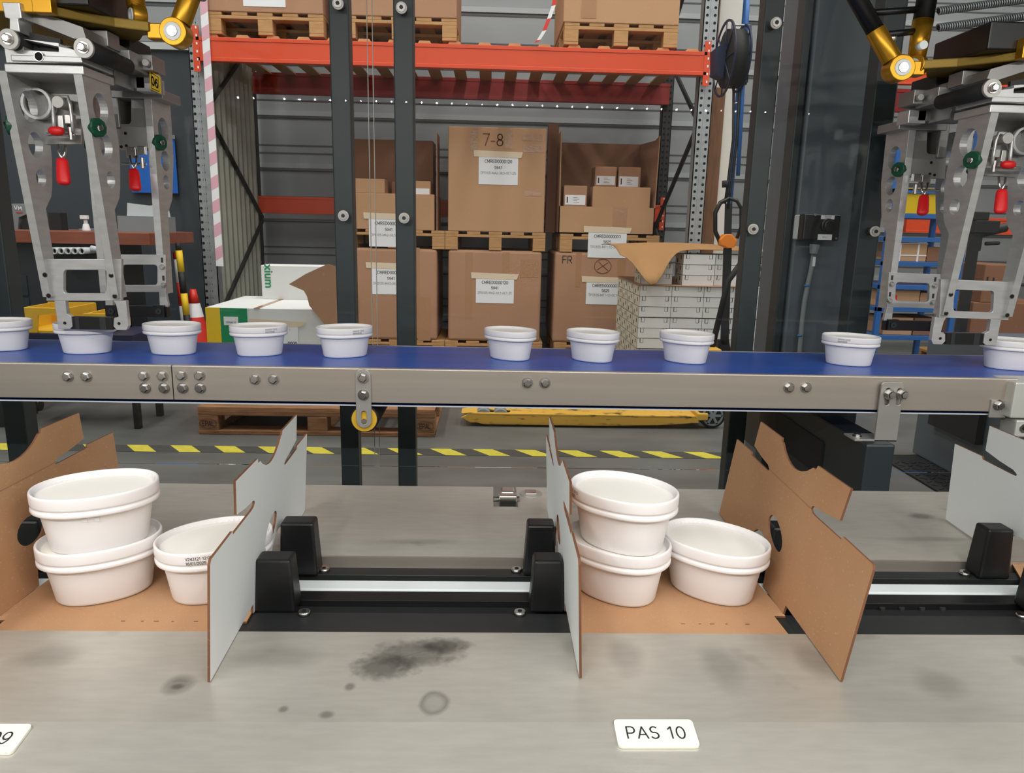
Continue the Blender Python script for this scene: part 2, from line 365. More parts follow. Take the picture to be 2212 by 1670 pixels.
# floor tape
y0, y1 = onz(700, 967, 0).y, onz(700, 981, 0).y
mb = MB().m(M_stripeb).box((-3.2, min(y0, y1)-.0, .0005), (3.2, max(y0, y1), .0015)); x = -3.2
yn, yf = min(y0, y1), max(y0, y1)
while x < 3.1:
    mb.m(M_stripe).poly([(x+.085, yn, .002), (x+.185, yn, .002), (x+.1, yf, .002), (x, yf, .002)]); x += .2085
tag(mb.build('floor_tape'), 'yellow and black hazard tape stuck across the floor', 'tape')

# ================================================================== PACKING TABLE AND CARTON HOLDERS
ZT = .605
YE = onz(900, 1366, ZT).y; YB = onz(1100, 1560, ZT).y; YR = onz(900, 1191, ZT).y; YFAR = onz(1170, 1053, ZT).y; YFOLD = onz(900, 1155, ZT).y
table = thing('packing_table', 'steel packing table with a sunken track across its middle', 'table', (0, .9, 0))
T0 = V((0, -.9, 0))
SL = math.tan(math.radians(9))
yf0 = YB-.30
mb = MB().m(M_sheet)
pr = [(YE, ZT), (YB, ZT), (yf0, ZT-(YB-yf0)*SL), (yf0, ZT-(YB-yf0)*SL-.004), (YB, ZT-.004), (YE-.002, ZT-.004), (YE-.002, ZT-.03), (YE, ZT-.03)]
mb.prism([[(-1.9, y, z) for y, z in pr]], (3.9, 0, 0)); mb.build('front_plate', table, loc=T0)
nx0, nx1 = onz(1066, 1100, ZT).x, onz(1119, 1100, ZT).x; ny = onz(1090, 1095, ZT).y
zf = ZT-.004
outer = [(-1.9, YFOLD), (1.9, YFOLD), (1.9, YFAR), (nx1, YFAR), (nx1, ny), (nx0, ny), (nx0, YFAR), (-1.9, YFAR)]
mb = MB().m(M_sheet).prism([[(x, y, ZT) for x, y in outer]], (0, 0, -.004))
mb.prism([[(-1.9, YFOLD, ZT), (-1.9, YR, zf-.004), (-1.9, YR, zf-.012), (-1.9, YFOLD, ZT-.006)]], (3.8, 0, 0))
mb.build('rear_plate', table, loc=T0)
for x in (-1.7, 1.7):
    for y in (.5, 1.2):
        MB().m(M_slated).box((x-.03, y-.03, 0), (x+.03, y+.03, ZT-.05)).build('leg', table, loc=T0)
MB().m(M_slated).box((-1.85, .42, ZT-.075), (1.85, .5, ZT-.045)).box((-1.85, 1.2, ZT-.075), (1.85, 1.28, ZT-.045)).build('apron', table, loc=T0)
def stain_mat(name, col, a_, ring=False, sc=14):
    m = bpy.data.materials.new(name); m.use_nodes = True; nt = m.node_tree; b = nt.nodes['Principled BSDF']; N = nt.nodes.new; L = nt.links.new
    b.inputs['Base Color'].default_value = col; b.inputs['Metallic'].default_value = .5; b.inputs['Roughness'].default_value = .5
    tc = N('ShaderNodeTexCoord'); mp = N('ShaderNodeMapping'); mp.inputs['Location'].default_value = (-1, -1, 0); mp.inputs['Scale'].default_value = (2, 2, 0); L(tc.outputs['Generated'], mp.inputs[0])
    ln = N('ShaderNodeVectorMath'); ln.operation = 'LENGTH'; L(mp.outputs[0], ln.inputs[0])
    no = N('ShaderNodeTexNoise'); no.inputs['Scale'].default_value = sc; no.inputs['Detail'].default_value = 4; L(tc.outputs['Object'], no.inputs[0])
    ad = N('ShaderNodeMath'); ad.operation = 'MULTIPLY_ADD'; ad.inputs[1].default_value = .7; L(no.outputs[0], ad.inputs[0]); L(ln.outputs['Value'], ad.inputs[2])
    cr = N('ShaderNodeValToRGB'); e = cr.color_ramp.elements; e[0].position = .55; e[1].position = 1.0
    e[0].color = (a_, a_, a_, 1); e[1].color = (0, 0, 0, 1)
    if ring: n_ = e.new(.8); n_.color = (a_, a_, a_, 1); e[0].color = (a_*.35,)*3+(1,)
    sb = N('ShaderNodeMath'); sb.operation = 'SUBTRACT'; sb.inputs[1].default_value = .12; L(ad.outputs[0], sb.inputs[0]); L(sb.outputs[0], cr.inputs[0]); L(cr.outputs[0], b.inputs['Alpha'])
    return m
S_dark = stain_mat('grease_stain', rgb(120, 118, 112), .38); S_ring = stain_mat('ring_stain', rgb(140, 138, 130), .38, True); S_worn = stain_mat('scuffed_patch', rgb(104, 102, 94), .5, False, 90); S_soft = stain_mat('soft_smear', rgb(126, 122, 118), .18, False, 20)
def stain(x, y, rx, ry, m_, par=None):
    p = onz(x, y, ZT); q = onz(x+rx, y, ZT); r_ = onz(x, y-ry, ZT); a_ = q.x-p.x; b_ = abs(r_.y-p.y)
    mb = MB().m(m_); mb.poly([(-a_, -b_, 0), (a_, -b_, 0), (a_, b_, 0), (-a_, b_, 0)]); mb.build('surface_mark', table, loc=V((p.x, p.y, ZT+.0002))-V((0, .9, 0)))
for a in ((383, 1482, 50, 34, S_dark), (383, 1484, 22, 10, S_dark), (937, 1522, 46, 38, S_ring), (612, 1533, 18, 12, S_dark), (705, 1545, 26, 14, S_dark), (755, 1485, 18, 14, S_dark), (900, 1412, 150, 44, S_worn), (830, 1440, 110, 40, S_worn), (960, 1395, 90, 24, S_worn), (100, 1420, 110, 40, S_soft), (600, 1420, 150, 40, S_soft), (1560, 1440, 70, 70, S_soft), (1760, 1430, 60, 60, S_soft), (1350, 1420, 60, 60, S_soft), (1240, 1400, 40, 34, S_soft), (2030, 1480, 80, 50, S_soft),
          (1990, 1116, 40, 10, S_dark), (620, 1180, 60, 8, S_soft), (900, 1170, 160, 8, S_soft), (2000, 1165, 160, 8, S_soft)): stain(*a)
# latch in the notch of the rear plate and round catch beside it
c = onz(1097, 1080, ZT)
t = thing('latch', 'small bright steel latch in the notch of the rear plate', 'latch', c)
MB().m(M_steelb).box((-.016, -.012, -.01), (.016, .006, .012)).build('latch_body', t, bevel=.002)
MB().m(M_steelb).box((-.012, .004, -.004), (.012, .03, .014)).build('latch_hook', t, bevel=.003)
MB().m(M_steelb).cyl((-.026, -.006, .004), (.02, -.006, .004), .005).build('pin', t)
MB().m(M_steelbr).box((-.03, -.016, -.03), (.03, .04, -.012)).build('mounting', t)
c = onz(1147, 1067, ZT)
t = thing('round_catch', 'flat round steel catch set in the rear plate beside the latch', 'catch', c)
MB().m(M_steelbr).cyl((0, 0, 0), (0, 0, .0015), .02, 28).build('rim', t)
MB().m(M_steelb).cbox((0, .002, .0025), (.02, .018, .004)).build('square_boss', t, bevel=.001)
# trough
yc = lambda py, z=ZT-.018: onz(900, py, z).y
tr = thing('track_bed', 'black sunken track bed running between the steel plates', 'track', (0, .9, .5))
D = V((0, -.9, -.5)); ZB = ZT-.010; ZFL = ZT-.025; ZBT = ZT-.0155
MB().m(M_blackm).box((-1.9, YE-.0, .5), (1.9, YR+.0, ZFL)).build('floor_plate', tr, loc=D)
MB().m(M_bar).box((-1.9, YE+.0005, ZFL), (1.9, yc(1328), ZBT)).build('front_bar', tr, loc=D, bevel=.001)
MB().m(M_black).box((-1.9, yc(1301), ZFL), (1.9, yc(1281), ZBT)).build('lower_bar', tr, loc=D, bevel=.001)
MB().m(M_bar).box((-1.9, yc(1246), ZFL), (1.9, yc(1231), ZBT)).build('middle_bar', tr, loc=D, bevel=.001)
MB().m(M_black).box((-1.9, yc(1212), ZFL), (1.9, yc(1208), ZBT)).build('rear_bar', tr, loc=D, bevel=.0006)
MB().m(M_whitestrip).box((-1.9, yc(1279), ZFL), (1.9, yc(1259), ZBT+.001)).build('white_strip', tr, loc=D, bevel=.002)
MB().m(M_steel).box((-1.9, YR-.004, ZFL), (1.9, YR, ZT-.008)).build('rear_lip', tr, loc=D)
for x in (1905, 1947, 1991, 2035):
    p = onz(x, 1318, ZFL); MB().m(M_galvd).cyl((p.x, p.y, ZFL), (p.x, p.y, ZFL+.004), .004, 8).build('track_screw', tr, loc=D)
# holders: four black stop blocks each
ZBLK = ZT-.015
def block(xl, xr, ytop, ybot):
    a = onz((xl+xr)/2, ybot, ZBLK); zc = ony((xl+xr)/2, ytop, a.y).z
    wl, wr = ony(xl, ybot, a.y).x, ony(xr, ybot, a.y).x
    return wl, wr, a.y, zc
BL = [block(549, 638, 1212, 1325), block(1144, 1219, 1214, 1325), block(603, 686, 1132, 1246), block(1131, 1201, 1137, 1246)]
def holder(xl, xr, label):   # xl, xr: faces the cartons lean against
    hx = (xl+xr)/2; hold = thing('carton_holder', label, 'holder', (hx, .9, ZBLK), 'black stop block sets along the track')
    for i, (wl, wr, y, zt) in enumerate(BL):
        d = .036; tp = .004; w0 = wr-wl
        if i in (0, 2): wl = xl+(wl-BL[0][0])-hx; wr = wl+w0
        else: wr = xr+(wr-BL[1][1])-hx; wl = wr-w0
        mb = MB().m(M_black)
        mb.hexa([(wl, y-.9, 0), (wr, y-.9, 0), (wr, y-.9+d, 0), (wl, y-.9+d, 0)] + [(wl+tp, y-.9+.002, zt-ZBLK), (wr-tp, y-.9+.002, zt-ZBLK), (wr-tp, y-.9+d-.004, zt-ZBLK), (wl+tp, y-.9+d-.004, zt-ZBLK)])
        mb.build('stop_block', hold, bevel=.0035, seg=2)
    for i, (x, y) in enumerate(((657, 1321), (1123, 1321), (700, 1228), (1116, 1229))):
        c = onz(x, y, ZBLK+.003); x = (xl+c.x-BL[0][0] if i % 2 == 0 else xr+c.x-BL[1][1])-hx
        mb = MB().m(M_steelb).cyl((x, c.y-.9, 0), (x, c.y-.9, .004), .0085, 18, .007)
        mb.m(M_hole).cyl((x, c.y-.9, .0041), (x, c.y-.9, .0046), .003, 6); mb.build('screw', hold)
holder(BL[0][0], BL[1][1], 'set of four black stop blocks on the empty track between the two cartons')
holder(-1.0, -.612, 'black stop blocks glimpsed through the leftmost carton wall hole')
holder(.40, .767, 'black stop blocks at the right end beside the white carton flap')

# ---- carton blanks
def panel_loops():
    out = [(0, 0), (0, .132), (.004, .137), (.0744, .1365), (.0765, .132), (.150, .1305), (.160, .1315), (.1642, .1345), (.1635, .138), (.158, .1405), (.120, .1445), (.0897, .150), (.0853, .191), (.1755, .188), (.179, .1815)]
    cx, cy, r = .2395, .199, .0
    for i in range(9):
        t = i/8; a = .187+(.296-.187)*t; out.append((a, .1815-.0195*math.sin(math.pi*t)**.8+.0015*t))
    out += [(.3, .1825), (.303, .188), (.394, .187), (.396, .147), (.36, .1415), (.327, .1385), (.3185, .1345), (.320, .1315), (.330, .131), (.40, .131), (.4025, .1355), (.4765, .1335), (.4765, 0), (.345, 0)]
    for i in range(9):
        t = i/8*math.pi; out.append((.29+.045*math.cos(t), .0+.048*math.sin(t)))
    out += [(.245, -.0), (.243, -.014), (.165, -.014), (.163, 0)]
    return out
def hole_loop(mir): 
    n = 22; return [((.247+(.028*math.cos(2*math.pi*i/n)*mir+(.014*math.sin(2*math.pi*i/n) if mir > 0 else 0))), .0645+.019*math.sin(2*math.pi*i/n)) for i in range(n)]
CZ = ZT-.012
def panel_frame(p):
    x, y, z, h, t = p
    e = V((math.sin(h), math.cos(h), 0)); o = V((math.cos(h), -math.sin(h), 0)); w = o*math.sin(t)+V((0, 0, math.cos(t)))
    return V((x, y, z)), e, w, e.cross(w)
def side_panel(parent, p, outside, bend=0, mir=1):
    o, e, w, n = panel_frame(p); base = parent.location
    f = lambda u, v: o+e*u+w*v+n*bend*((u-.24)**2*0+max(0, .12-u)**2)-base
    n_out = n*outside*.0028
    mb = MB(); mb.prism([[f(u, v) for u, v in panel_loops()], [f(u, v) for u, v in hole_loop(mir)]], n_out, (M_kraft, M_whiteboard, M_kraftd))
    sp = mb.build('side_panel', parent)
    mb = MB().m(M_crease)
    for k in range(8):
        a, b = .1642+(.3185-.1642)*k/8, .1642+(.3185-.1642)*(k+.93)/8; z = n*(-outside)*.0003
        mb.poly([f(a, .1342)+z, f(b, .1342)+z, f(b, .1350)+z, f(a, .1350)+z])
    mb.build('crease', sp)
    return f
def carton(loc, pl, pr, label, foot):
    c = thing('carton_blank', label, 'carton', loc, 'open cartons being packed')
    side_panel(c, pl, 1, mir=-1); side_panel(c, pr, -1)
    pts = [V(q)-V(loc) for q in foot]
    MB().prism([pts], (0, 0, -.003), (M_kraft, M_kraftd, M_kraftd)).build('carton_floor', c)
    return c
# side normal e x w : e=(0,1,0), w=(0,0,1) -> +X
PR = (.3852, .7033, .6062, .0272, .1424); PA = (-.2885, .6997, .6061, -.036, .062)
PBx = (.1055, .7081, .6064, .0027, -.0481); PL = (-.6032, .688, .6072, .0203, -.0543); PN = (.764, .6848, .6074, .042, -.0313)
PRX = (1.045, .7033, .6062, .0272, .1424)
def foot(xl, xr, yn, yk=1.02, nl=.008, nr=.008):
    return [(xl+.012, YE-.02, CZ), (xr-.012, YE-.02, CZ), (xr-.015, yn, CZ), (xr, yn, CZ), (xr-.004, yk-.06, CZ), (xr-.03, yk, CZ), (xl+.03, yk, CZ), (xl+.004, yk-.06, CZ), (xl, yn, CZ), (xl+.012, yn, CZ)]
def carton2(cx, pl, pr, label):
    xl = pl[0]+math.sin(pl[3])*.16; xr = pr[0]+math.sin(pr[3])*.16
    c = thing('carton_blank', label, 'carton', (cx, .93, CZ), 'open cartons being packed')
    side_panel(c, pl, -1, mir=-1); side_panel(c, pr, 1)
    pts = [V(q)-c.location for q in foot(xl, xr, pl[1]+.155)]
    mb = MB().prism([pts], (0, 0, -.0028), (M_kraft, M_kraftd, M_kraftd))
    mb.m(M_kraftd)
    for i, u in enumerate((.50, .58, .63, .7, .79)):
        x = xl+(xr-xl)*u-cx; mb.box((x, YE+.042-.93, .0002), (x+(.005, .003, .006, .003, .005)[i], YE+.0432-.93, .0004))
    mb.build('carton_floor', c); return c
carton2(-.44, PL, PA, 'open carton at left holding three white tubs')
carton2(.24, PBx, PR, 'open carton above the number sign holding three white tubs')
carton2(.9, PN, PRX, 'white-sided open carton cut off by the right edge')

# ================================================================== TUBS
TA, TB_, TH = .0735, .0565, .074
def oval(a, b, z, n=64, p=2.15):
    r = []
    for i in range(n):
        t = 2*math.pi*i/n; c, s_ = math.cos(t), math.sin(t)
        r.append(V((a*math.copysign(abs(c)**(2/p), c), b*math.copysign(abs(s_)**(2/p), s_), z)))
    return r
def lathe(mb, prof, n=64, close_top=False, close_bot=False):
    rings = [[mb.bm.verts.new(q) for q in oval(TA+d, TB_+d, z*1.06, n)] for d, z in prof]
    for A, B in zip(rings, rings[1:]):
        for i in range(n):
            f = mb.face([A[i], A[(i+1) % n], B[(i+1) % n], B[i]])
            if f: f.smooth = True
    if close_bot: mb.face(rings[0][::-1])
    if close_top: mb.face(rings[-1])
    return rings
tub0 = thing('white_tub', 'x', 'tub', (0, 0, 0), 'white lidded tubs')
mb = MB().m(M_tub)
lathe(mb, [(-.0215, .0008), (-.0205, 0), (-.019, .0), (-.0175, .0015), (-.0165, .004), (-.0125, .028), (-.0085, .050), (-.0078, .0535), (-.006, .056)], close_bot=True)
mb.build('tub_body', tub0)
mb = MB().m(M_tub)
lathe(mb, [(-.009, .0512), (-.0016, .0505), (-.0004, .0512), (.0002, .0525), (.0002, .0552), (-.0006, .0566), (-.0026, .0574), (-.0028, .0584), (-.0012, .0592), (-.0002, .0600), (.0002, .0615), (.0004, .0715), (.0001, .0733), (-.0006, .0742), (-.0016, .0746), (-.0026, .0742), (-.0032, .0732), (-.0042, .0714), (-.0062, .0686), (-.0078, .0682)])
lid = mb.build('lid', tub0)
mb = MB().m(M_lidtop); rr = lathe(mb, [(-.0078, .0682), (-.0092, .0678), (-.012, .0677)], close_top=True); mb.build('lid_disc', lid)
# ribs inside the rim
mb = MB().m(M_tub); n = 110
P0 = oval(TA-.0037, TB_-.0037, .0724*1.06, n); P1 = oval(TA-.0061, TB_-.0061, .0690*1.06, n)
for i in range(n):
    if i % 2 == 0:
        a, b, c, d_ = P0[i], P0[(i+1) % n], P1[(i+1) % n], P1[i]
        cen = V((0, 0, 0)); off = lambda q: q - V((q.x, q.y, 0)).normalized()*.0006
        mb.poly([off(a), off(b), off(c), off(d_)])
mb.build('rim_ribs', lid)
def rim_text(tub, lines, ang, size=.0040, material=M_ink, z0=.0725):
    # code printed along the curved rim: each character laid on the oval
    n = 720; P = oval(TA+.0004, TB_+.0004, 0, n); mb = MB().m(material)
    i0 = int(ang/360*n)
    # arc length table from the start angle
    tab = [(0, P[i0 % n])]; 
    for k in range(1, 260): tab.append((tab[-1][0]+(P[(i0+k) % n]-P[(i0+k-1) % n]).length, P[(i0+k) % n]))
    def at(s_):
        for k in range(1, len(tab)):
            if tab[k][0] >= s_:
                a_, b_ = tab[k-1], tab[k]; t = (s_-a_[0])/(b_[0]-a_[0]); p = a_[1].lerp(b_[1], t); d = (b_[1]-a_[1]).normalized(); return p+V((d.y, -d.x, 0))*.0003
        return tab[-1][1]
    for li, ln in enumerate(lines):
        qs, w = strokes(ln, .13)
        for q in qs: mb.poly([at(max(0, (px+w/2)*size))+V((0, 0, z0-li*size*1.5+py*size)) for px, py in q])
    mb.build('printed_code', tub)
FAR = [(8, 760, 8, 'white tub on the blue belt cut off by the left edge'),
       (190, 766, 8, 'white tub on the belt under the left gripper'),
       (376, 768, -6, 'white tub on the belt in front of the red cone and striped poles'),
       (562, 771, 18, 'white tub on the belt in front of the green and yellow box end'),
       (746, 774, 20, 'white tub on the belt above the yellow idler wheel'),
       (1101, 780, -36, 'white tub on the belt in front of the middle carton stack'),
       (1278, 784, -38, 'white tub on the belt below the circled cross mark'),
       (1479, 787, -38, 'white tub on the belt in front of the flat white boxes'),
       (1831, 792, -24, 'white tub on the belt in front of the big slate column'),
       (2176, 801, -20, 'white tub on the belt under the right gripper')]
ZBELT = .728
used = False
def place(x, y, z, rz, label, group, lines=None, ang=-90, material=M_ink, z0=.068):
    global used
    if not used: used = True; t = tub0; t.location = (x, y, z); t.rotation_euler = (0, 0, rz); t['label'] = label; t['group'] = group
    else: t = dup(tub0_clean, (x, y, z), rz, label, group)
    return t
tub0_clean = tub0
todo = []
for i, (px, py, a, lb) in enumerate(FAR):
    f = onz(px, py, ZBELT); rz = math.radians(a)
    half = math.sqrt(((TA-.02)*math.sin(rz))**2+((TB_-.02)*math.cos(rz))**2)
    cy = f.y+half; cx = f.x*cy/f.y
    t = place(cx, cy, ZBELT+.0005, rz, lb, 'white tubs riding on the blue belt')
    if i in (3, 4): todo.append((t, ['V243121 12:02', '16/01/2025'], -62-a, M_ink))
    if i == 8: todo.append((t, ['V243121 12:02', '16/01/2025'], -140-a, M_ink))
ZC = CZ+.001
def near(px, py, a, z, lb, grp, lines=None, ang=0, material=M_ink):
    f = onz(px, py, z); rz = math.radians(a)
    half = math.sqrt(((TA-.02)*math.sin(rz))**2+((TB_-.02)*math.cos(rz))**2)
    cy = f.y+half; cx = f.x*cy/f.y
    t = place(cx, cy, z, rz, lb, grp)
    if lines: todo.append((t, lines, ang, material))
    return t
g = 'white tubs packed in the open cartons'
NH = .0725
t1 = near(232, 1309, 30, ZC, 'bottom white tub of the stack in the left carton', g)
t2 = place(t1.location.x+.003, t1.location.y-.004, ZC+NH, math.radians(26), 'top white tub of the stack in the left carton, with torn label marks', g)
t3 = near(474, 1306, 34, ZC, 'single white tub with a printed date, half behind the white flap', g, ['V243121 12:01', '16/01/2025'], -128, M_ink)
t4 = near(1326, 1310, -40, ZC, 'bottom white tub of the stack in the right carton', g)
t5 = place(t4.location.x+.004, t4.location.y-.002, ZC+NH, math.radians(-38), 'top white tub of the stack in the right carton', g)
todo.append((t5, ['V243121 16:12', '15/01/2025'], -150, M_inkred))
t6 = near(1532, 1308, -40, ZC, 'single white tub beside the stack in the right carton', g)
for t, ln, a, m_ in todo: rim_text(t, ln, a, material=m_)
# torn paper marks under the lid of the top left tub
mb = MB().m(M_whiteboard)
P = oval(TA-.0088, TB_-.0088, .0, 180); 
for i0, w_, h_ in ((128, 3, .005), (134, 2, .006)):
    a, b = P[i0], P[i0+w_]; mb.prism([[a*1.004+Z_*.05, b*1.004+Z_*.05, b*1.0+Z_*(.05-h_), a*1.0+Z_*(.05-h_*.6)]], V((a.x, a.y, 0)).normalized()*.0004)
mb.build('torn_label', t2)

# ================================================================== CONVEYOR
YC0 = onz(1000, 799, .733).y; YC1 = onz(1000, 750, ZBELT).y
conv = thing('belt_conveyor', 'long conveyor with blue belt and brushed steel side rails', 'conveyor', (0, 1.95, .6))
D = V((0, -1.95, -.6)); zt_, zb_ = .733, ony(1000, 873, YC0).z
xs = ony(372, 820, YC0).x; xe = ony(2195, 850, YC0).x
def rail(x0, x1, nm):
    pr = [(YC0, zb_), (YC0, zt_-.003), (YC0+.002, zt_), (YC0+.012, zt_), (YC0+.012, zt_-.003), (YC0+.003, zt_-.004), (YC0+.003, zb_+.003), (YC0+.02, zb_+.003), (YC0+.02, zb_)]
    return MB().m(M_steel).prism([[(x0, y, z) for y, z in pr]], (x1-x0, 0, 0)).build(nm, conv, loc=D, bevel=.0012)
rail(-2.6, xs-.001, 'side_rail'); rail(xs+.001, xe, 'side_rail')
MB().m(M_steel).box((-2.6, YC1, zb_), (2.8, YC1+.004, zt_-.004)).build('rear_rail', conv, loc=D)
MB().m(M_blue).box((-2.6, YC0+.004, ZBELT-.003), (2.8, YC1-.001, ZBELT)).build('belt', conv, loc=D)
MB().m(M_hole).box((-2.6, YC0+.02, zb_-.002), (2.6, YC1-.005, ZBELT-.006)).build('slider_bed', conv, loc=D)
mb = MB().m(M_blue).box((-2.6, YC0+.006, zb_-.0095), (xe-.05, YC1-.01, zb_-.0075)); mb.m(M_lightgrey).box((-2.6, YC0+.004, zb_-.0095), (xe-.05, YC0+.006, zb_-.0065)); mb.build('return_belt', conv, loc=D)
for x, y in ((147, 813), (187, 813), (311, 812), (351, 812), (314, 838), (355, 838), (392, 811), (431, 811), (395, 838), (433, 838), (551, 819), (591, 819), (1139, 827), (1177, 827), (1704, 837), (1741, 837)):
    p = ony(x, y, YC0); MB().m(M_steelb).bolt((p.x, YC0, p.z), (0, -1, 0), .0105, .011).build('bolt', conv, loc=D)
# idler bracket with yellow wheel
def slot_loop(x0, x1, z0, z1, y, n=8):
    r = (x1-x0)/2; cx = (x0+x1)/2; L_ = []
    for i in range(n+1): t = math.pi*i/n; L_.append(V((cx+r*math.cos(t), y, z1-r+r*math.sin(t))))
    for i in range(n+1): t = math.pi+math.pi*i/n; L_.append(V((cx+r*math.cos(t), y, z0+r+r*math.sin(t))))
    return L_
yb = YC0-.005; a = ony(767, 797, yb); b = ony(803, 925, yb); cx = (a.x+b.x)/2; ih = ony(784, 902, yb)
idl = thing('idler_bracket', 'flat round-ended steel bracket carrying a yellow wheel under the belt', 'bracket', (cx, YC0, b.z))
D2 = -idl.location
sl = slot_loop(cx-.0065, cx+.0065, ony(784, 917, yb).z, ony(784, 888, yb).z, yb)
MB().m(M_steelbr).prism([slot_loop(a.x, b.x, b.z, a.z, yb), sl], (0, .005, 0)).build('bracket_plate', idl, loc=D2, bevel=.001)
for y in (816, 853):
    p = ony(784, y, yb); MB().m(M_steelb).bolt((cx, yb, p.z), (0, -1, 0), .0105, .011).build('bolt', idl, loc=D2)
wc = ony(788, 904, YC0+.012)
MB().m(M_yellow).cyl((wc.x, YC0+.002, wc.z), (wc.x, YC0+.014, wc.z), .031, 40).build('yellow_wheel', idl, loc=D2, bevel=.001)
MB().m(M_rubber).cyl((wc.x, YC0+.008, wc.z), (wc.x, YC1, wc.z), .0345, 40).build('roller', idl, loc=D2, bevel=.002)
MB().m(M_steelb).cyl((wc.x, YC0-.004, wc.z-.003), (wc.x, YC0+.01, wc.z-.003), .0055, 16).build('axle', idl, loc=D2)
# right support bracket
yb = YC0-.012; a = ony(1905, 826, yb); b = ony(1957, 955, yb); xl = ony(1890, 950, yb).x; br_top = a.z
bk = thing('support_bracket', 'steel bracket with two slots holding the conveyor on the slate beam', 'bracket', ((a.x+b.x)/2, YC0, b.z)); D2 = -bk.location
xa, xb2 = ony(1901, 860, yb).x, ony(1950, 860, yb).x
def slx(px): 
    x = ony(px, 860, yb).x; return slot_loop(x-.0065, x+.0065, ony(px, 876, yb).z, ony(px, 838, yb).z, yb)
MB().m(M_steelbr).prism([[(xa, yb, b.z), (xb2, yb, b.z), (xb2, yb, a.z-.005), (xb2-.005, yb, a.z), (xa+.005, yb, a.z), (xa, yb, a.z-.005)], slx(1917), slx(1942)], (0, .005, 0)).build('bracket_plate', bk, loc=D2, bevel=.001)
MB().m(M_steelbr).box((xa-.05, yb, b.z), (xb2, yb+.06, b.z+.005)).build('foot_plate', bk, loc=D2, bevel=.001)
for x in (1920, 1947):
    p = ony(x, 851, yb); MB().m(M_steelb).cyl((p.x, yb-.004, p.z), (p.x, YC0, p.z), .007).bolt((p.x, yb-.0, p.z), (0, -1, 0), .0105, .02).build('bolt', bk, loc=D2)
p = ony(1873, 940, yb+.03); MB().m(M_steelb).bolt((xa-.03, yb+.03, b.z+.005), (0, 0, 1), .009, .008).build('bolt', bk, loc=D2)
# small tab and drive housing at right end
a = ony(2143, 864, YC0-.006); b = ony(2172, 903, YC0-.006)
tb = thing('belt_end_tab', 'small square steel tab with one bolt under the rail at right', 'bracket', (a.x, YC0, b.z)); D2 = -tb.location
MB().m(M_steelbr).box((a.x, YC0-.005, b.z), (b.x, YC0, a.z)).build('tab_plate', tb, loc=D2, bevel=.001)
p = ony(2157, 875, YC0-.006); MB().m(M_steelb).bolt((p.x, YC0-.005, p.z), (0, -1, 0), .0105, .014).build('bolt', tb, loc=D2)
a = ony(2195, 826, YC0-.03); b = ony(2260, 905, YC0-.03); xl_ = ony(2187, 850, YC0-.0).x
dh = thing('drive_housing', 'pale machined housing at the right end of the conveyor', 'housing', (a.x, YC0, b.z)); D2 = -dh.location
M_pale = mat('pale_aluminium', rgb(206, 206, 198), .4, .3)
MB().m(M_pale).box((a.x, YC0-.03, b.z), (a.x+.3, YC0+.06, a.z)).build('upper_block', dh, loc=D2, bevel=.004)
b2 = ony(2200, 945, YC0-.03); a2 = ony(2197, 908, YC0-.03)
MB().m(M_pale).box((a2.x, YC0-.03, b2.z), (a2.x+.2, YC0+.03, a2.z)).build('lower_block', dh, loc=D2, bevel=.004)
p = ony(2201, 925, YC0-.03); MB().m(M_steelb).cyl((p.x+.012, YC0-.032, p.z), (p.x+.012, YC0-.028, p.z), .011, 20).m(M_hole).cyl((p.x+.012, YC0-.0325, p.z), (p.x+.012, YC0-.031, p.z), .005, 6).build('socket_screw', dh, loc=D2)

# ================================================================== GUARD POSTS, PANES, MACHINE COLUMN
YP = 2.36
def post(xl, xr, py, label, z1=2.3, Y=YP, m_=M_slated):
    a = ony(xl, py, Y).x; b = ony(xr, py, Y).x; w = b-a
    t = thing('guard_post', label, 'post', ((a+b)/2, Y, 0), 'dark guard posts behind the belt')
    MB().m(m_).box((-w/2, 0, .006), (w/2, w, z1)).build('post_tube', t, bevel=.004)
    MB().m(m_).box((-w, -.02, 0), (w, w+.02, .008)).build('base_plate', t)
    return t
def spacer(t, px, py):
    p = ony(px, py, YP-.05); x = p.x-t.location.x; z_ = p.z
    mb = MB().m(M_rubber).cyl((x, 0, z_), (x, -.034, z_), .012, 18).m(M_offwhite).cyl((x, -.034, z_), (x, -.040, z_), .016, 24).m(M_steelb).cyl((x, -.04, z_), (x, -.044, z_), .012, 20).m(M_galvd).cyl((x, -.0442, z_), (x, -.0455, z_), .006, 6)
    mb.build('pane_fixing', t)
p1 = post(717, 759, 300, 'dark square guard post left of the pane joint'); spacer(p1, 728, 5); spacer(p1, 740, 466)
p2 = post(852, 894, 300, 'dark square guard post right of the pane joint'); spacer(p2, 866, 14); spacer(p2, 872, 471)
p0 = post(10, 56, 930, 'dark guard post under the belt at the left edge')
p3 = post(1620, 1660, 400, 'dark guard post in front of the strapping tool and flat white boxes'); spacer(p3, 1680, 47); spacer(p3, 1630, 495)
p4 = post(1866, 1912, 400, 'dark guard post right of the big slate column'); spacer(p4, 1895, 500)
xj0 = ony(797, 300, YP-.04).x; xj1 = ony(808, 300, YP-.04).x
zlow = ony(600, 1048, YP-.04).z
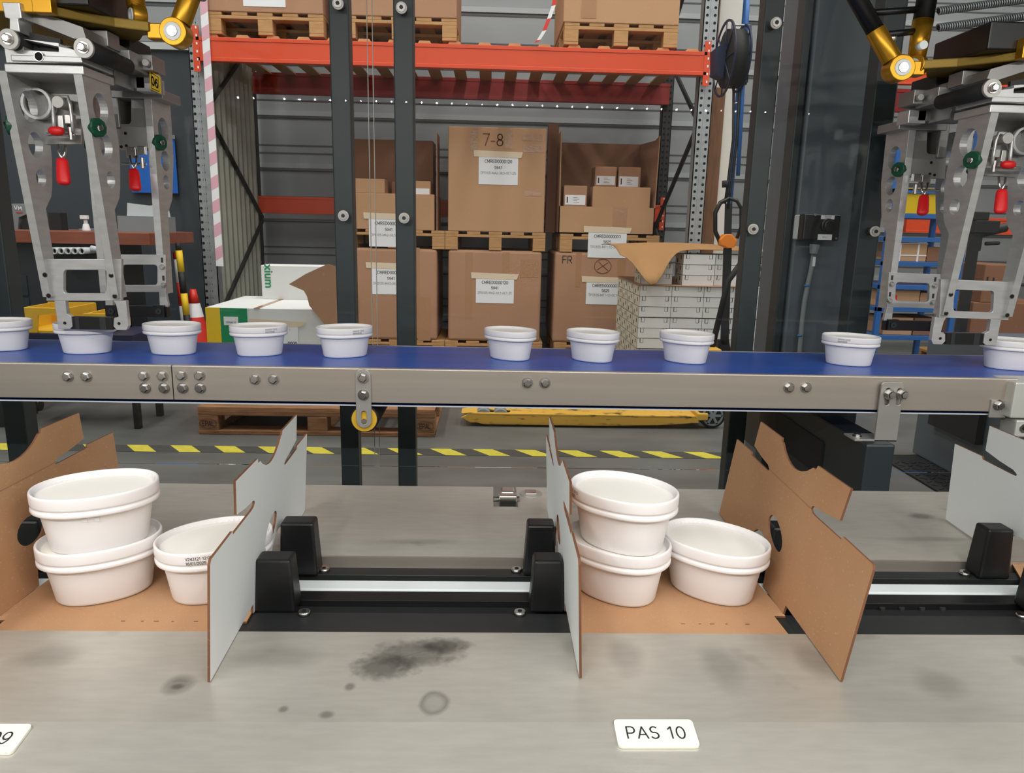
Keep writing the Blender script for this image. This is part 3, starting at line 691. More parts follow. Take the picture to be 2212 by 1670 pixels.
for i, (x0, x1, lb) in enumerate(((-2.4, xj0, 'clear guard pane left of the joint between the posts'), (xj1, 2.6, 'clear guard pane right of the joint between the posts'))):
    t = thing('guard_screen', lb, 'pane', ((x0+x1)/2, YP-.037, .3), 'clear guard panes')
    w = (x1-x0)/2
    MB().m(M_glass).box((-w, -.0025, 0), (w, .0025, 2.0)).build('pane', t)
    e = mat('pane_edge', rgb(150, 160, 150), .3); mb = MB().m(e); xx = w if i == 0 else -w
    mb.box((xx-.001, -.0026, 0), (xx+.001, .0026, 2.0)); mb.build('pane_edge', t)
# machine column
YK = 2.62
a = ony(1757, 100, YK); b = ony(1922, 100, YK)
colm = thing('machine_column', 'wide slate painted machine column carrying a black control box', 'column', ((a.x+b.x)/2, YK, 0)); D2 = -colm.location
MB().m(M_slate).box((a.x, YK, .0), (b.x, YK+.3, 2.3)).build('column_body', colm, loc=D2, bevel=.008)
l0 = ony(1722, 200, YK+.02).x
MB().m(M_slated).box((l0, YK+.015, .0), (a.x-.004, YK+.09, 2.3)).build('side_channel', colm, loc=D2, bevel=.004)
MB().m(M_slate).box((b.x+.004, YK+.01, .0), (b.x+.05, YK+.09, 2.3)).build('edge_strip', colm, loc=D2, bevel=.004)
# beam toward the camera
yk0 = YC0-.045; a = ony(1872, 960, yk0); b = ony(1936, 960, yk0)
bm_ = thing('machine_beam', 'dark slate box beam running under the belt toward the camera', 'beam', ((a.x+b.x)/2, yk0, .0)); D2 = -bm_.location
MB().m(M_slated).box((a.x, yk0, ony(1905, 1075, yk0).z-.1), (b.x, YK+.02, a.z)).build('beam_body', bm_, loc=D2, bevel=.006)
MB().m(M_slated).box((a.x+.02, yk0+.03, 0), (b.x-.01, yk0+.09, a.z-.1)).build('foot', bm_, loc=D2)
MB().m(M_blackm).box((a.x-.004, yk0+.22, a.z-.16), (a.x, yk0+.7, a.z-.06)).build('side_opening', bm_, loc=D2)
# unseen roof over the robots, added to shade the table slope from overhead lamps
rf = thing('shade_roof', 'unseen slate roof added over the belt to block the lamps above', 'roof', (0, 1.7, 2.3))
MB().m(M_slated).box((-2.6, -.75, 0), (2.8, .8, .012)).build('roof_plate', rf)
for y in (-.75, .0, .76): MB().m(M_slated).box((-2.6, y, .012), (2.8, y+.05, .08)).build('roof_beam', rf)
led = thing('led_rail', 'thin aluminium rail with a row of LEDs on the front of the robot cell', 'lamp', (0, -.75, 1.87))
MB().m(M_galv).box((-2.5, -.03, .0), (2.72, -.012, .04)).build('rail_profile', led)
for x in (-2.55, 2.7):
    for y in (-.72, .72): MB().m(M_slated).box((x, y, -2.3), (x+.06, y+.06, 0)).build('roof_post', rf)
# control box
yb = YK-.085
a = ony(1738, 462, yb); b = ony(1812, 521, yb)
cb = thing('control_box', 'black push button box with two small white labels on the slate column', 'control box', (a.x, YK, b.z)); D2 = -cb.location
MB().m(M_black).box((a.x, yb, b.z), (b.x, yb+.045, a.z)).build('front_cover', cb, loc=D2, bevel=.006, seg=3)
MB().m(M_lightgrey).box((a.x-.0, yb+.04, b.z+.002), (b.x-.003, YK, a.z-.002)).build('back_box', cb, loc=D2, bevel=.004)
p = ony(1787, 488, yb); mb = MB().m(M_black).cyl((p.x, yb, p.z), (p.x, yb-.012, p.z), .024, 28).cyl((p.x, yb-.012, p.z), (p.x, yb-.022, p.z), .018, 28); mb.build('push_button', cb, loc=D2, bevel=.003)
for (x0, y0_, x1, y1_), tx in (((1774, 465, 1802, 474), 'MISE HORS\nTENSION'), ((1767, 506, 1796, 519), 'BR.RL.3')):
    q0 = ony(x0, y0_, yb); q1 = ony(x1, y1_, yb); o = MB().m(M_paper).box((q0.x, yb-.001, q1.z), (q1.x, yb+.001, q0.z)).build('white_label', cb, loc=D2)
    lettering(o, tx, .0055, ((q0.x+q1.x)/2, yb-.0015, (q0.z+q1.z)/2), X_, Z_, M_ink)
for x, y in ((1761, 464), (1806, 515)):
    p = ony(x, y, yb); MB().m(M_steelb).cyl((p.x, yb+.001, p.z), (p.x, yb-.002, p.z), .004, 12).build('screw', cb, loc=D2)
p = ony(1760, 528, yb+.02); p2_ = ony(1757, 548, yb+.02)
MB().m(M_hazy).cyl(p, p2_, .018, 8, .013).build('cable_gland', cb, loc=D2)
pts = [ony(x, y, YK-.04) for x, y in ((1758, 545), (1753, 580), (1745, 615), (1738, 650), (1732, 700), (1727, 760), (1722, 830))]
MB().m(M_hazy).tube(pts, .008, 10).build('cable', cb, loc=D2)
p = ony(1756, 565, YK-.04); MB().m(M_paper).cbox((p.x, p.y-.009, p.z), (.009, .002, .032)).build('cable_tag', cb, loc=D2)
for x, y in ((1743, 617), (1728, 725)):
    p = ony(x, y, YK-.04); MB().m(M_bluepaint).cyl((p.x, p.y, p.z-.003), (p.x, p.y, p.z+.003), .0095, 12).build('cable_tie', cb, loc=D2)

# ================================================================== PICKING ROBOTS WITH TUB GRIPPERS
GC = V((-1.015, 1.95, 0))          # centre of the left gripper
def robot(sx, cx, label, detail_left):
    root = thing('picking_robot', label, 'robot', (cx, GC.y, ony(198, 712, 1.9).z), 'picking robots over the belt')
    zr = root.location.z
    def G(p):  # world point measured on the left gripper -> local
        return V(((p[0]-GC.x)*sx, p[1]-GC.y, p[2]-zr))
    def gpx(x, y, Y): return G(ony(x, y, Y))
    zpx = lambda py, Y=1.86: ony(190, py, Y).z
    W_ = .083; T_ = .019
    # ---- jaw plates : profile in (Y, Z)
    def plate(xo, front, name='jaw_plate'):
        if front: Yf = lambda py: 1.80+.085*(py-160)/550; rows = [(168, .125), (300, .125), (340, .118), (400, .098), (425, .085), (452, .052), (560, .046), (645, .044)]; d0 = 0; holes = [(232, .034, .062), (314, .029, .06), (386, .020, .056)]
        else: Yf = lambda py: 2.15+.0*(py); rows = [(205, .125), (330, .12), (380, .105), (425, .09), (455, .055), (560, .05), (632, .048)]; holes = [(272, .034, .064), (340, .028, .062), (388, .020, .058)]; d0 = 0
        Yz = (lambda py: Yf(py))
        pr = [(Yf(py), zpx(py, 1.86 if front else 2.15)) for py, w in rows] + [(Yf(py)+w, zpx(py, 1.86 if front else 2.15)) for py, w in reversed(rows)]
        hl = []
        for py, r, oy in holes:
            z = zpx(py, 1.86 if front else 2.15); y = Yf(py)+oy; hl.append([(y+r*math.cos(2*math.pi*k/28), z+r*math.sin(2*math.pi*k/28)) for k in range(28)])
        L3 = lambda l: [G((xo, y, z)) for y, z in l]
        mb = MB().m(M_alu); mb.prism([L3(pr)]+[L3(h) for h in hl], (T_*sx, 0, 0))
        o = mb.build(name, root, bevel=.0012)
        return Yf
    xl, xr = GC.x-W_-T_/2, GC.x+W_-T_/2
    Yf = plate(xl, True); plate(xr, True); plate(xl, False); plate(xr, False)
    # ---- green knobs on the jaw plates (both outer sides)
    for front, py, pyy in ((True, 278, .10), (False, 303, .095)):
        z = zpx(py, 1.86 if front else 2.15); y = (Yf(py) if front else 2.15)+.02
        for s_ in (-1, 1):
            xa = GC.x+s_*(W_+T_/2); a = G((xa, y, z)); d = V((s_*sx, -.45, 0)).normalized()
            mb = MB().m(M_green).cyl(a, a+d*.014, .022, 10).m(M_steelb).cyl(a+d*.014, a+d*.02, .008, 10)
            mb.build('green_knob', root, bevel=.003)
    # ---- front window frame and rear window frame
    def window(x0, x1, y0, y1, ix0, ix1, iy0, iy1, Y, name='cross_frame', legs=None, T=.012):
        mb = MB().m(M_alu)
        o = [gpx(x, y, Y) for x, y in ((x0, y0), (x1, y0), (x1, y1), (x0, y1))]
        def rr(a, b, c, d, r=7):
            pts = []
            for cx_, cy_, a0 in ((b-r, c+r, -90), (b-r, d-r, 0), (a+r, d-r, 90), (a+r, c+r, 180)):
                for k in range(4): t = math.radians(a0+k*30); pts.append((cx_+r*math.cos(t), cy_+r*math.sin(t)))
            return [gpx(x, y, Y) for x, y in pts]
        mb.prism([o, rr(ix0, ix1, iy0, iy1)], (0, T, 0)); return mb.build(name, root, bevel=.001)
    YF2 = 1.885
    window(100, 262, 560, 650, 137, 230, 583, 634, YF2)
    # legs with feet
    def leg(pts, Y, T=.014, hole=None):
        mb = MB().m(M_alu).prism([[gpx(x, y, Y) for x, y in pts]], (0, T, 0))
        if hole: p = gpx(hole[0], hole[1], Y); mb.m(M_hole).cyl(p+V((0, -.0004, 0)), p+V((0, .001, 0)), .0042, 12)
        mb.build('jaw_leg', root, bevel=.0015)
    leg([(117, 648), (141, 648), (144, 678), (154, 684), (156, 706), (150, 711), (126, 711)], YF2, hole=(140, 698))
    leg([(246, 650), (272, 650), (277, 704), (273, 713), (252, 713), (245, 705), (246, 688), (256, 684), (251, 660)], YF2, hole=(257, 699))
    a = gpx(150, 684, YF2+.004); b = gpx(250, 711, YF2+.018)
    mb = MB().m(M_black); lo = V([min(a[i], b[i]) for i in range(3)]); hi = V([max(a[i], b[i]) for i in range(3)])
    mb.box(lo, hi); w = hi.x-lo.x; mb.m(M_bar).box((lo.x+w*.12, lo.y-.001, lo.z), (lo.x+w*.22, lo.y, hi.z)).box((lo.x+w*.7, lo.y-.001, lo.z), (lo.x+w*.85, lo.y, hi.z)); mb.build('black_jaw_pad', root, bevel=.001)
    for x, y in ((97, 594), (105, 639), (240, 595), (248, 640)):
        p = gpx(x+ (0 if x < 150 else 0), y, Yf(y)-.0005); 
        MB().m(M_hole).cyl(p, p+V((0, .001, 0)), .0055, 14).m(M_steelb).ring(p+V((0, -.0003, 0)), p+V((0, .0008, 0)), .0066, .0054, 16).build('bolt_hole', root)
    YR2 = 2.14
    # rear frame coordinates measured at its own depth
    window(238, 358, 550, 631, 262, 340, 572, 616, YR2)
    leg([(343, 630), (357, 630), (363, 660), (362, 664), (345, 664)], YR2)
    leg([(226, 630), (242, 630), (244, 664), (228, 664)], YR2)
    a = gpx(226, 660, YR2-.002); b = gpx(368, 684, YR2+.016); lo = V([min(a[i], b[i]) for i in range(3)]); hi = V([max(a[i], b[i]) for i in range(3)])
    mb = MB().m(M_black).box(lo, hi); 
    for x in (243, 345):
        p = gpx(x, 672, YR2-.004); mb.m(M_black).cbox(p, (.03, .014, .034)); mb.m(M_bar).cyl(p+V((0, -.008, 0)), p+V((0, -.010, 0)), .009, 18); mb.m(M_hole).cyl(p+V((0, -.0101, 0)), p+V((0, -.0105, 0)), .0025, 8)
    mb.build('black_jaw_pad', root, bevel=.001)
    for x, y in ((351, 577), (354, 616), (251, 577), (254, 616)):
        p = gpx(x, y, YR2); MB().m(M_steelb).cyl(p, p+V((0, -.004, 0)), .0075, 16).m(M_steelbr).cyl(p+V((0, -.004, 0)), p+V((0, -.008, 0)), .0048, 12).build('slot_screw', root)
        q = gpx(x-1, y-15, YR2-.0003); MB().m(M_galvd).cbox(q, (.006, .001, .014)).build('slot', root)
    # ---- inner panels
    def panel(x0, x1, y0, y1, Y, uslot, name):
        mb = MB().m(M_alud); outer = [gpx(x, y, Y) for x, y in ((x0, y0), (x1, y0), (x1, y1), (x0, y1))]
        lo = []
        if uslot:
            ux0, ux1, uy0, uy1 = uslot; r = (ux1-ux0)*.28
            pts = [(ux0, uy0), (ux1, uy0), (ux1, uy1-r)]+[(ux1-r+r*math.cos(t), uy1-r+r*math.sin(t)) for t in (.5, 1.0, 1.4)]+[(ux0+r-r*math.cos(t), uy1-r+r*math.sin(t)) for t in (1.4, 1.0, .5)]+[(ux0, uy1-r)]
            lo = [[gpx(x, y, Y) for x, y in pts]]
        mb.prism([outer]+lo, (0, .012, 0))
        o = mb.build(name, root, bevel=.001)
        return o
    panel(237, 318, 190, 325, 2.16, (256, 283, 200, 268), 'rear_panel')
    a = gpx(252, 196, 2.21); MB().m(M_galvd).cbox(gpx(268, 232, 2.215), (.075, .008, .12)).build('slot_backing', root)
    p0_ = gpx(262, 200, 2.165); MB().m(M_alud).cbox(gpx(247, 228, 2.155), (.026, .012, .115)).build('slide_bar', root, bevel=.003)
    for x, y in ((271, 288), (273, 315), (262, 317), (248, 253)):
        p = gpx(x, y, 2.1597); MB().m(M_hole).cyl(p, p+V((0, -.0006, 0)), .0042, 12).build('panel_hole', root)
    o = panel(52, 176, 178, 312, 1.925, None, 'front_panel')
    # big recess cylinder turned into the front panel
    p = gpx(88, 226, 1.915); MB().m(M_alu).ring(p, p+V((0, -.02, 0)), .036, .030, 28).build('turned_ring', root)
    # ---- toggle clamps
    def clamp(px, py, Y, handle_y0, handle_y1, hx, small):
        c = gpx(px, py, Y)
        mb = MB().m(M_steelb)
        mb.cbox(c+V((0, 0, .012)), (.026, .018, .030)); mb.cyl(c+V((-.028, -.01, -.018)), c+V((.04, -.01, -.018)), .004, 8)
        mb.cyl(c+V((.03*sx, -.012, -.03)), c+V((.03*sx, -.012, .0)), .006, 8); mb.cbox(c+V((.028*sx, -.004, .018)), (.022, .012, .022))
        b_ = mb.build('clamp_body', root, bevel=.002)
        h0 = gpx(hx-2, handle_y0-32, Y-.02); h1 = gpx(hx, handle_y0, Y-.035)
        mb = MB().m(M_steelb); mb.tube([h0+V((-.009, 0, 0)), h0.lerp(h1, .55)+V((-.007, 0, 0)), h1], .003, 6); mb.tube([h0+V((.009, 0, 0)), h0.lerp(h1, .55)+V((.007, 0, 0)), h1], .003, 6); mb.build('clamp_lever', root)
        a_ = gpx(hx-1, handle_y0-2, Y-.035); b2 = gpx(hx+3, handle_y1, Y-.06); d = (b2-a_).normalized(); w = V((1, 0, 0)); n_ = d.cross(w).normalized(); r = .0155
        mb = MB().m(M_redrub); rings = []
        for t, k in ((0, .6), (.03, .8), (.15, .92), (.5, 1), (.85, 1.05), (.95, .9), (1, .55)):
            cc = a_.lerp(b2, t); rings.append([mb.bm.verts.new(cc+w*r*k*math.cos(q)+n_*r*.6*k*math.sin(q)) for q in [2*math.pi*i/16 for i in range(16)]])
        for A, B in zip(rings, rings[1:]):
            for i in range(16): mb.face([A[i], A[(i+1) % 16], B[(i+1) % 16], B[i]])
        mb.face(rings[0][::-1]); mb.face(rings[-1]); mb.build('red_handle', root, smooth=True)
        if small:
            q = gpx(px-8, py+8, Y-.03); mb = MB().m(M_redrub)
            rings = []
            for t, k in ((-1, .5), (-.7, .85), (0, 1), (.7, .85), (1, .5)):
                rings.append([mb.bm.verts.new(q+V((t*.017, .011*k*math.cos(a5), .011*k*math.sin(a5)))) for a5 in [2*math.pi*i/12 for i in range(12)]])
            for A, B in zip(rings, rings[1:]):
                for i in range(12): mb.face([A[i], A[(i+1) % 12], B[(i+1) % 12], B[i]])
            mb.face(rings[0][::-1]); mb.face(rings[-1]); mb.build('red_tip', root, smooth=True)
    clamp(130, 275, 1.90, 345, 399, 135, True)
    clamp(287, 340, 2.14, 368, 412, 290, False)
    # bent wire bracket over the front clamp
    q = [gpx(x, y, 1.885) for x, y in ((118, 292), (116, 262), (114, 222), (122, 209), (146, 209), (152, 228), (156, 262), (158, 285))]
    MB().m(M_alu).tube(q, .0042, 8).build('bent_wire', root)
    p = gpx(124, 220, 1.875); MB().m(M_steelbr).cyl(p, p+V((0, .04, 0)), .014, 20).build('round_stud', root, bevel=.001)
    # ---- cross head at the top
    def bx(x0, y0, x1, y1, Y, d, m_, name, bev=.002):
        a = gpx(x0, y0, Y); b = gpx(x1, y1, Y)
        lo = V((min(a.x, b.x), a.y, min(a.z, b.z))); hi = V((max(a.x, b.x), a.y+d, max(a.z, b.z)))
        return MB().m(m_).box(lo, hi).build(name, root, bevel=bev)
    bx(8, 137, 181, 161, 1.80, .14, M_alu, 'lower_cross_bar'); bx(22, 118, 178, 136, 1.795, .14, M_alu, 'upper_cross_bar')
    a = gpx(84, 122, 1.7945); MB().m(M_hole).cyl(a, a+V((0, -.0006, 0)), .009, 18).m(M_steelb).ring(a, a+V((0, -.001, 0)), .0105, .009, 20).build('cross_bar_hole', root)
    # housing with the rectangular pocket
    P4 = lambda l, Y: [gpx(x, y, Y) for x, y in l]
    MB().m(M_alu).prism([P4(((5, 75), (160, 108), (176, 116), (176, 137), (14, 135)), 1.80), P4(((50, 84), (126, 93), (127, 112), (51, 108)), 1.80)], (0, .10, 0)).build('head_housing', root, bevel=.001)
    MB().m(M_galvd).prism([P4(((46, 66), (130, 84), (132, 116), (48, 112)), 1.835)], (0, .01, 0)).build('pocket_plate', root)
    for x, y, r in ((60, 94, .005), (107, 97, .005), (84, 101, .0025)):
        p = gpx(x, y, 1.8345); MB().m(M_hole).cyl(p, p+V((0, -.0006, 0)), r, 14).build('pocket_hole', root)
    # two rollers with washers and bolts
    for x, y, dx in ((18, 84, .0), (180, 103, .0)):
        p = gpx(x, y, 1.775)
        MB().m(M_steelbr).cyl(p, p+V((0, .008, 0)), .0215, 32).build('washer', root, bevel=.0006)
        MB().m(M_steelb).bolt(p, (0, -1, 0), .0095, .012).build('bolt', root)
        MB().m(M_rubber).cyl(p+V((0, .008, 0)), p+V((0, .20, 0)), .019, 28).build('black_roller', root)
    # angled cheek plate and block
    MB().m(M_alud).prism([P4(((46, 6), (62, 12), (110, 34), (178, 58), (186, 82), (160, 84), (110, 64), (48, 40)), 1.84)], (0, .22, 0)).build('cheek_plate', root, bevel=.001)
    MB().m(M_alu).prism([P4(((3, 4), (42, 5), (47, 39), (39, 40), (43, 70), (20, 66), (20, 40), (10, 37)), 1.80)], (0, .05, 0)).build('end_block', root, bevel=.002)
    bx(184, 64, 234, 100, 1.93, .06, M_alud, 'small_block'); bx(176, 104, 282, 146, 1.99, .10, M_alud, 'body_block'); bx(180, 140, 250, 182, 2.0, .1, M_alud, 'side_block')
    bx(236, 76, 284, 140, 2.05, .12, M_galvd, 'dark_body'); bx(276, 116, 330, 152, 2.06, .08, M_alud, 'clamp_block'); bx(250, 152, 314, 192, 2.10, .10, M_alud, 'rear_head'); bx(292, 165, 336, 198, 2.10, .06, M_alu, 'rear_corner_block')
    bx(238, 190, 352, 214, 2.145, .12, M_alud, 'rear_cross_bar')
    for x, y in ((298, 132), (318, 137)):
        p = gpx(x, y, 2.055); MB().m(M_steelbr).cyl(p, p+V((0, -.012, 0)), .009, 16).build('head_screw', root, bevel=.001)
    for x in (226, 240):
        p = gpx(x, 148, 1.985); MB().m(M_steelb).cyl(p, p+V((0, -.006, 0)), .006, 14).build('cap_screw', root)
    for x in (182, 196, 215): 
        p = gpx(x, 152 if x < 200 else 162, 1.93); MB().m(M_hole).cbox(p, (.012, .01, .016)).build('slot_mark', root)
    if detail_left:
        o = MB().m(M_alud).prism([P4(((322, 150), (344, 162), (349, 178), (350, 206), (326, 198)), 2.095)], (0, .006, 0)).build('number_bracket', root)
        s_ = MB().m(M_yellowp).prism([P4(((322, 151), (345, 165), (347, 203), (324, 192)), 2.088)], (0, .006, 0)).build('number_plate', root, bevel=.0006)
        a, b, c, d = P4(((326, 156), (342, 166), (344, 199), (327, 191)), 2.087)
        MB().m(M_ink).prism([[a, b, c, d], [a.lerp(c, .05), b.lerp(d, .05), c.lerp(a, .05), d.lerp(b, .05)]], (0, .0008, 0)).build('number_border', s_)
        rt = (b-a).normalized(); stroke_text(s_, '06', .0205, (a+b+c+d)/4+V((0, -.001, 0)), rt, Z_, M_ink, .17, squash=1.5)
    # ---- gold travelling plate and arms
    def zgp(x, y, Y): return ony(x, y, Y)
    gp = thing('travelling_plate', None, None, (0, 0, 0)); gp.parent = root
    del_ = bpy.data.objects.remove; 
    ztop = ony(160, 10, 1.86).z; zbot = ony(160, 42, 1.86).z
    # plan outline (x, y) of the plate relative to the gripper centre
    out = [(-.16, -.13), (-.02, -.13), (.03, -.115), (.12, -.03), (.185, .0), (.20, .03), (.15, .05), (.12, .10), (.06, .17), (-.02, .20), (-.1, .20), (-.18, .15), (-.24, .06), (-.26, -.02), (-.23, -.09)]
    zc_ = (zbot+ztop)/2-zr
    MB().m(M_goldd).prism([[(x*sx, y, zbot-zr) for x, y in out]], (0, 0, .022)).build('gold_plate', root, bevel=.003)
    MB().m(M_gold).box((-.06*1-.05*sx if sx > 0 else -.03, -.140, zbot-zr), ((.06-.05) if sx > 0 else .11, -.128, ztop-zr+.004)).build('gold_rail', root, bevel=.002)
    for x in (-.155, .02):
        MB().m(M_gold).cbox((x*sx, -.137, (zbot+ztop)/2-zr+.006), (.042, .026, .048)).build('gold_lug', root, bevel=.002)
    MB().m(M_black).box((-.13 if sx > 0 else -.11, -.125, ztop-zr-.01), (.11 if sx > 0 else .13, .10, ztop-zr+.055)).build('gearbox', root, bevel=.004)
    # main joint
    jp = gpx(382, 73, 1.95); sp = gpx(345, 70, 1.97)
    MB().m(M_gold).cbox(sp, (.05, .03, .036)).build('joint_lug', root, bevel=.003)
    MB().m(M_steelb).cyl(jp+V((0, -.03, 0)), jp+V((0, .03, 0)), .012, 20).build('joint_pin', root)
    MB().m(M_whitestrip).ring(jp+V((0, -.0275, 0)), jp+V((0, .02, 0)), .020, .0125, 28).build('joint_liner', root)
    tilt = V((.075*sx, .03, .20)).normalized() if sx > 0 else V((-.012-.085, .03, .16)).normalized()
    mb = MB().m(M_gold).ring(jp+V((0, -.026, 0)), jp+V((0, .022, 0)), .032, .019, 36); mb.build('joint_eye', root, bevel=.002)
    e0 = jp+tilt*.028; e1 = jp+tilt*.115
    MB().m(M_gold).cyl(e0, e1, .0235, 28).build('rod_end', root, bevel=.001)
    MB().m(M_black).cyl(e1, e1+tilt*.55, .0215, 24).build('arm_tube', root)
    MB().m(M_steelb).cyl(e0.lerp(e1, .75)+V((.018, -.0, 0)), e0.lerp(e1, .75)+V((.036, -.012, -.004)), .009, 14).build('spring_stud', root)
    # second rod behind
    j2 = gpx(298, 35, 1.97) if sx > 0 else gpx(338, 62, 1.98)
    t2 = V((-.035, .04, .2)).normalized() if sx > 0 else V((.02, .02, .2)).normalized()
    MB().m(M_gold).ring(j2+V((-.012, -.010, 0)), j2+V((.012, .010, 0)), .028, .014, 30).build('joint_eye', root, bevel=.002)
    MB().m(M_whitestrip).ring(j2+V((-.014, -.0115, 0)), j2+V((.013, .011, 0)), .016, .010, 24).build('joint_liner', root)
    MB().m(M_gold).cyl(j2+t2*.02, j2+t2*.115, .021, 24, .025).build('rod_end', root)
    MB().m(M_black).cyl(j2+t2*.115, j2+t2*.6, .024, 24).build('arm_tube', root)
    for dz in (.0, .055):
        q0 = jp+tilt*(.10+dz*1.2); q1 = j2+t2*(.09+dz)
        MB().m(M_black).cyl(q0.lerp(q1, .15), q1, .0085, 12).build('cross_rod', root)
    if not detail_left:
        # pair of coil springs across the top
        for (x0, y0_, x1, y1_) in ((2026, 60, 2250, 30), (2026, 24, 2250, -6)):
            A = ony(x0, y0_, 1.90)-root.location; B = ony(x1, y1_, 1.90)-root.location; A.z /= .955; B.z /= .955
            d = (B-A); L_ = d.length; d.normalize(); u = d.orthogonal().normalized(); w = d.cross(u); n = 44; pts = []
            for i in range(n*10+1):
                t = i/(n*10); a5 = 2*math.pi*n*t; pts.append(A+d*L_*t+(u*math.cos(a5)+w*math.sin(a5))*.0085)
            MB().m(M_galv).tube(pts, .0019, 5).build('coil_spring', root)
            MB().m(M_rubber).cyl(A, B, .006, 10).build('spring_core', root)
        q = ony(1990, 68, 1.90)-root.location; MB().m(M_whitestrip).cyl(q, q+V((0, -.02, 0)), .010, 18).build('spring_stud', root)
    bpy.data.objects.remove(gp)
    return root
CR = ony(2090, 735, 1.9).x
robot(1, GC.x, 'left picking robot with tub gripper and a yellow number plate', True)
rb = robot(-1, CR, 'right picking robot with tub gripper and coil springs', False); rb.scale = (1, 1, .955)

# ================================================================== STORAGE RACK
YRF, YRR = 5.6, 6.9
def fit_text(parent, body, width, loc, right, up, m_, bold=0, name='lettering'):
    if all(c in GL for c in body): return stroke_text(parent, body, width, loc, right, up, m_, .14 if bold else .09, name)
    o = lettering(parent, body, .1, loc, right, up, m_, name, bold=bold)
    xs_ = [v.co.dot(V(right).normalized()) for v in o.data.vertices]; k = width/max(1e-6, (max(xs_)-min(xs_)))
    o.data.transform(Matrix.Scale(k, 4)); return o
def upright(px, py, w, Y, label, holes, z1=3.3, lx=None):
    x = ony(px, py, Y).x
    t = thing('rack_upright', label, 'rack upright', (x, Y, 0), 'perforated uprights of the storage rack')
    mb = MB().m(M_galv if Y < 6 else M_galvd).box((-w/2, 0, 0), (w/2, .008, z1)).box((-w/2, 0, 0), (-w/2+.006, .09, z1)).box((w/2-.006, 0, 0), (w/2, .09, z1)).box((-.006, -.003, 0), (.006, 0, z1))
    mb.m(M_hole); z_ = .1
    while z_ < z1-.05:
        for hx_ in holes: mb.cyl((hx_, -.0006, z_), (hx_, .001, z_), .0105, 8)
        z_ += .05
    mb.build('upright_profile', t)
    MB().m(M_galvd).box((-w/2-.02, -.03, 0), (w/2+.02, .12, .008)).build('foot_plate', t)
    return t
ul = upright(436, 300, .105, YRF, 'front left rack upright wrapped with pink and white tape', (-.036, .0)); ur = upright(1517, 300, .105, YRF, 'front right rack upright with two rows of holes beside the brown plank', (-.028, .028))
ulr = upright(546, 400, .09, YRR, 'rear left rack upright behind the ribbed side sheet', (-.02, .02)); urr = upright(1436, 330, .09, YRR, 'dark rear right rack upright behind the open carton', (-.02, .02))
xl_, xr_ = ul.location.x, ur.location.x; xlr, xrr = ulr.location.x, urr.location.x
# pink / white tape on the left upright
a0 = ony(452, 200, YRF-.062); a1 = ony(468, 575, YRF-.062); w = .052
tp = thing('barrier_tape', 'faded pink and white striped tape hanging on the left rack upright', 'tape', (a0.x, YRF-.062, a1.z)); zt2 = 3.2-a1.z
mb = MB().m(M_paper).box((-w/2, -.002, 0), (w/2, 0, zt2)); z_ = .04; mb.m(M_pink)
while z_ < zt2-.14: mb.poly([(-w/2, -.0028, z_), (w/2, -.0028, z_+.03), (w/2, -.0028, z_+.115), (-w/2, -.0028, z_+.085)]); z_ += .165
mb.build('tape_strip', tp)
# hanging red white tape at top centre
pts = [(1200, -10), (1196, 12), (1186, 40), (1176, 66), (1164, 86), (1157, 92)]
c0 = ony(1180, 50, 5.5); t = thing('barrier_tape', 'loose red and white tape hanging between the upper pallets', 'tape', c0); mb = MB()
seq = [ony(x, y, 5.5)-c0 for x, y in pts]
for i, (p, q) in enumerate(zip(seq, seq[1:])):
    n_ = 2
    for k in range(n_):
        A = p.lerp(q, k/n_); B = p.lerp(q, (k+1)/n_); wv = V((.028, 0, .006)); mb.m(M_redw if (i*n_+k)//2 % 2 == 0 else M_paper); mb.prism([[A-wv/2, A+wv/2, B+wv/2, B-wv/2]], (0, .001, 0))
mb.build('tape_strip', t)
def beam(xa, xb, zt, zb, Y, m_, label, brk=True, d=.05):
    t = thing('rack_beam', label, 'rack beam', ((xa+xb)/2, Y, zb)); L_ = (xb-xa)/2
    h_ = zt-zb
    MB().m(m_).box((-L_, -d, 0), (L_, 0, h_)).m(m_).box((-L_, -d-.004, 0), (L_, -d, h_*.16)).box((-L_, -d-.004, h_*.84), (L_, -d, h_)).build('beam_profile', t, bevel=.004)
    if brk:
        for s_ in (-1, 1):
            mb = MB().m(m_).box((s_*L_-.022, -d-.004, -.07), (s_*L_+.022, -d+.004, h_+.07))
            mb.m(M_paper)
            for k in range(6): mb.box((s_*L_+.002, -d-.0055, -.05+k*(h_+.1)/5), (s_*L_+.012, -d-.004, -.035+k*(h_+.1)/5))
            mb.build('beam_connector', t)
    return t
za = ony(1000, 96, YRF-.05); zb2 = ony(1000, 148, YRF-.05)
ftop = za.z
beam(xl_+.02, xr_-.02, za.z, zb2.z, YRF, M_orange, 'bright orange front rack beam under the upper pallets')
za = ony(1000, 168, YRR-.05); zb2 = ony(1000, 214, YRR-.05)
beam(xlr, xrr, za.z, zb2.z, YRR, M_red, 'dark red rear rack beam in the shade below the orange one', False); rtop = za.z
za = ony(640, 425, YRR-.05); zb2 = ony(640, 462, YRR-.05)
beam(xlr, xrr, za.z, zb2.z, YRR, M_orange, 'lower orange rack beam behind the carton stacks', True)
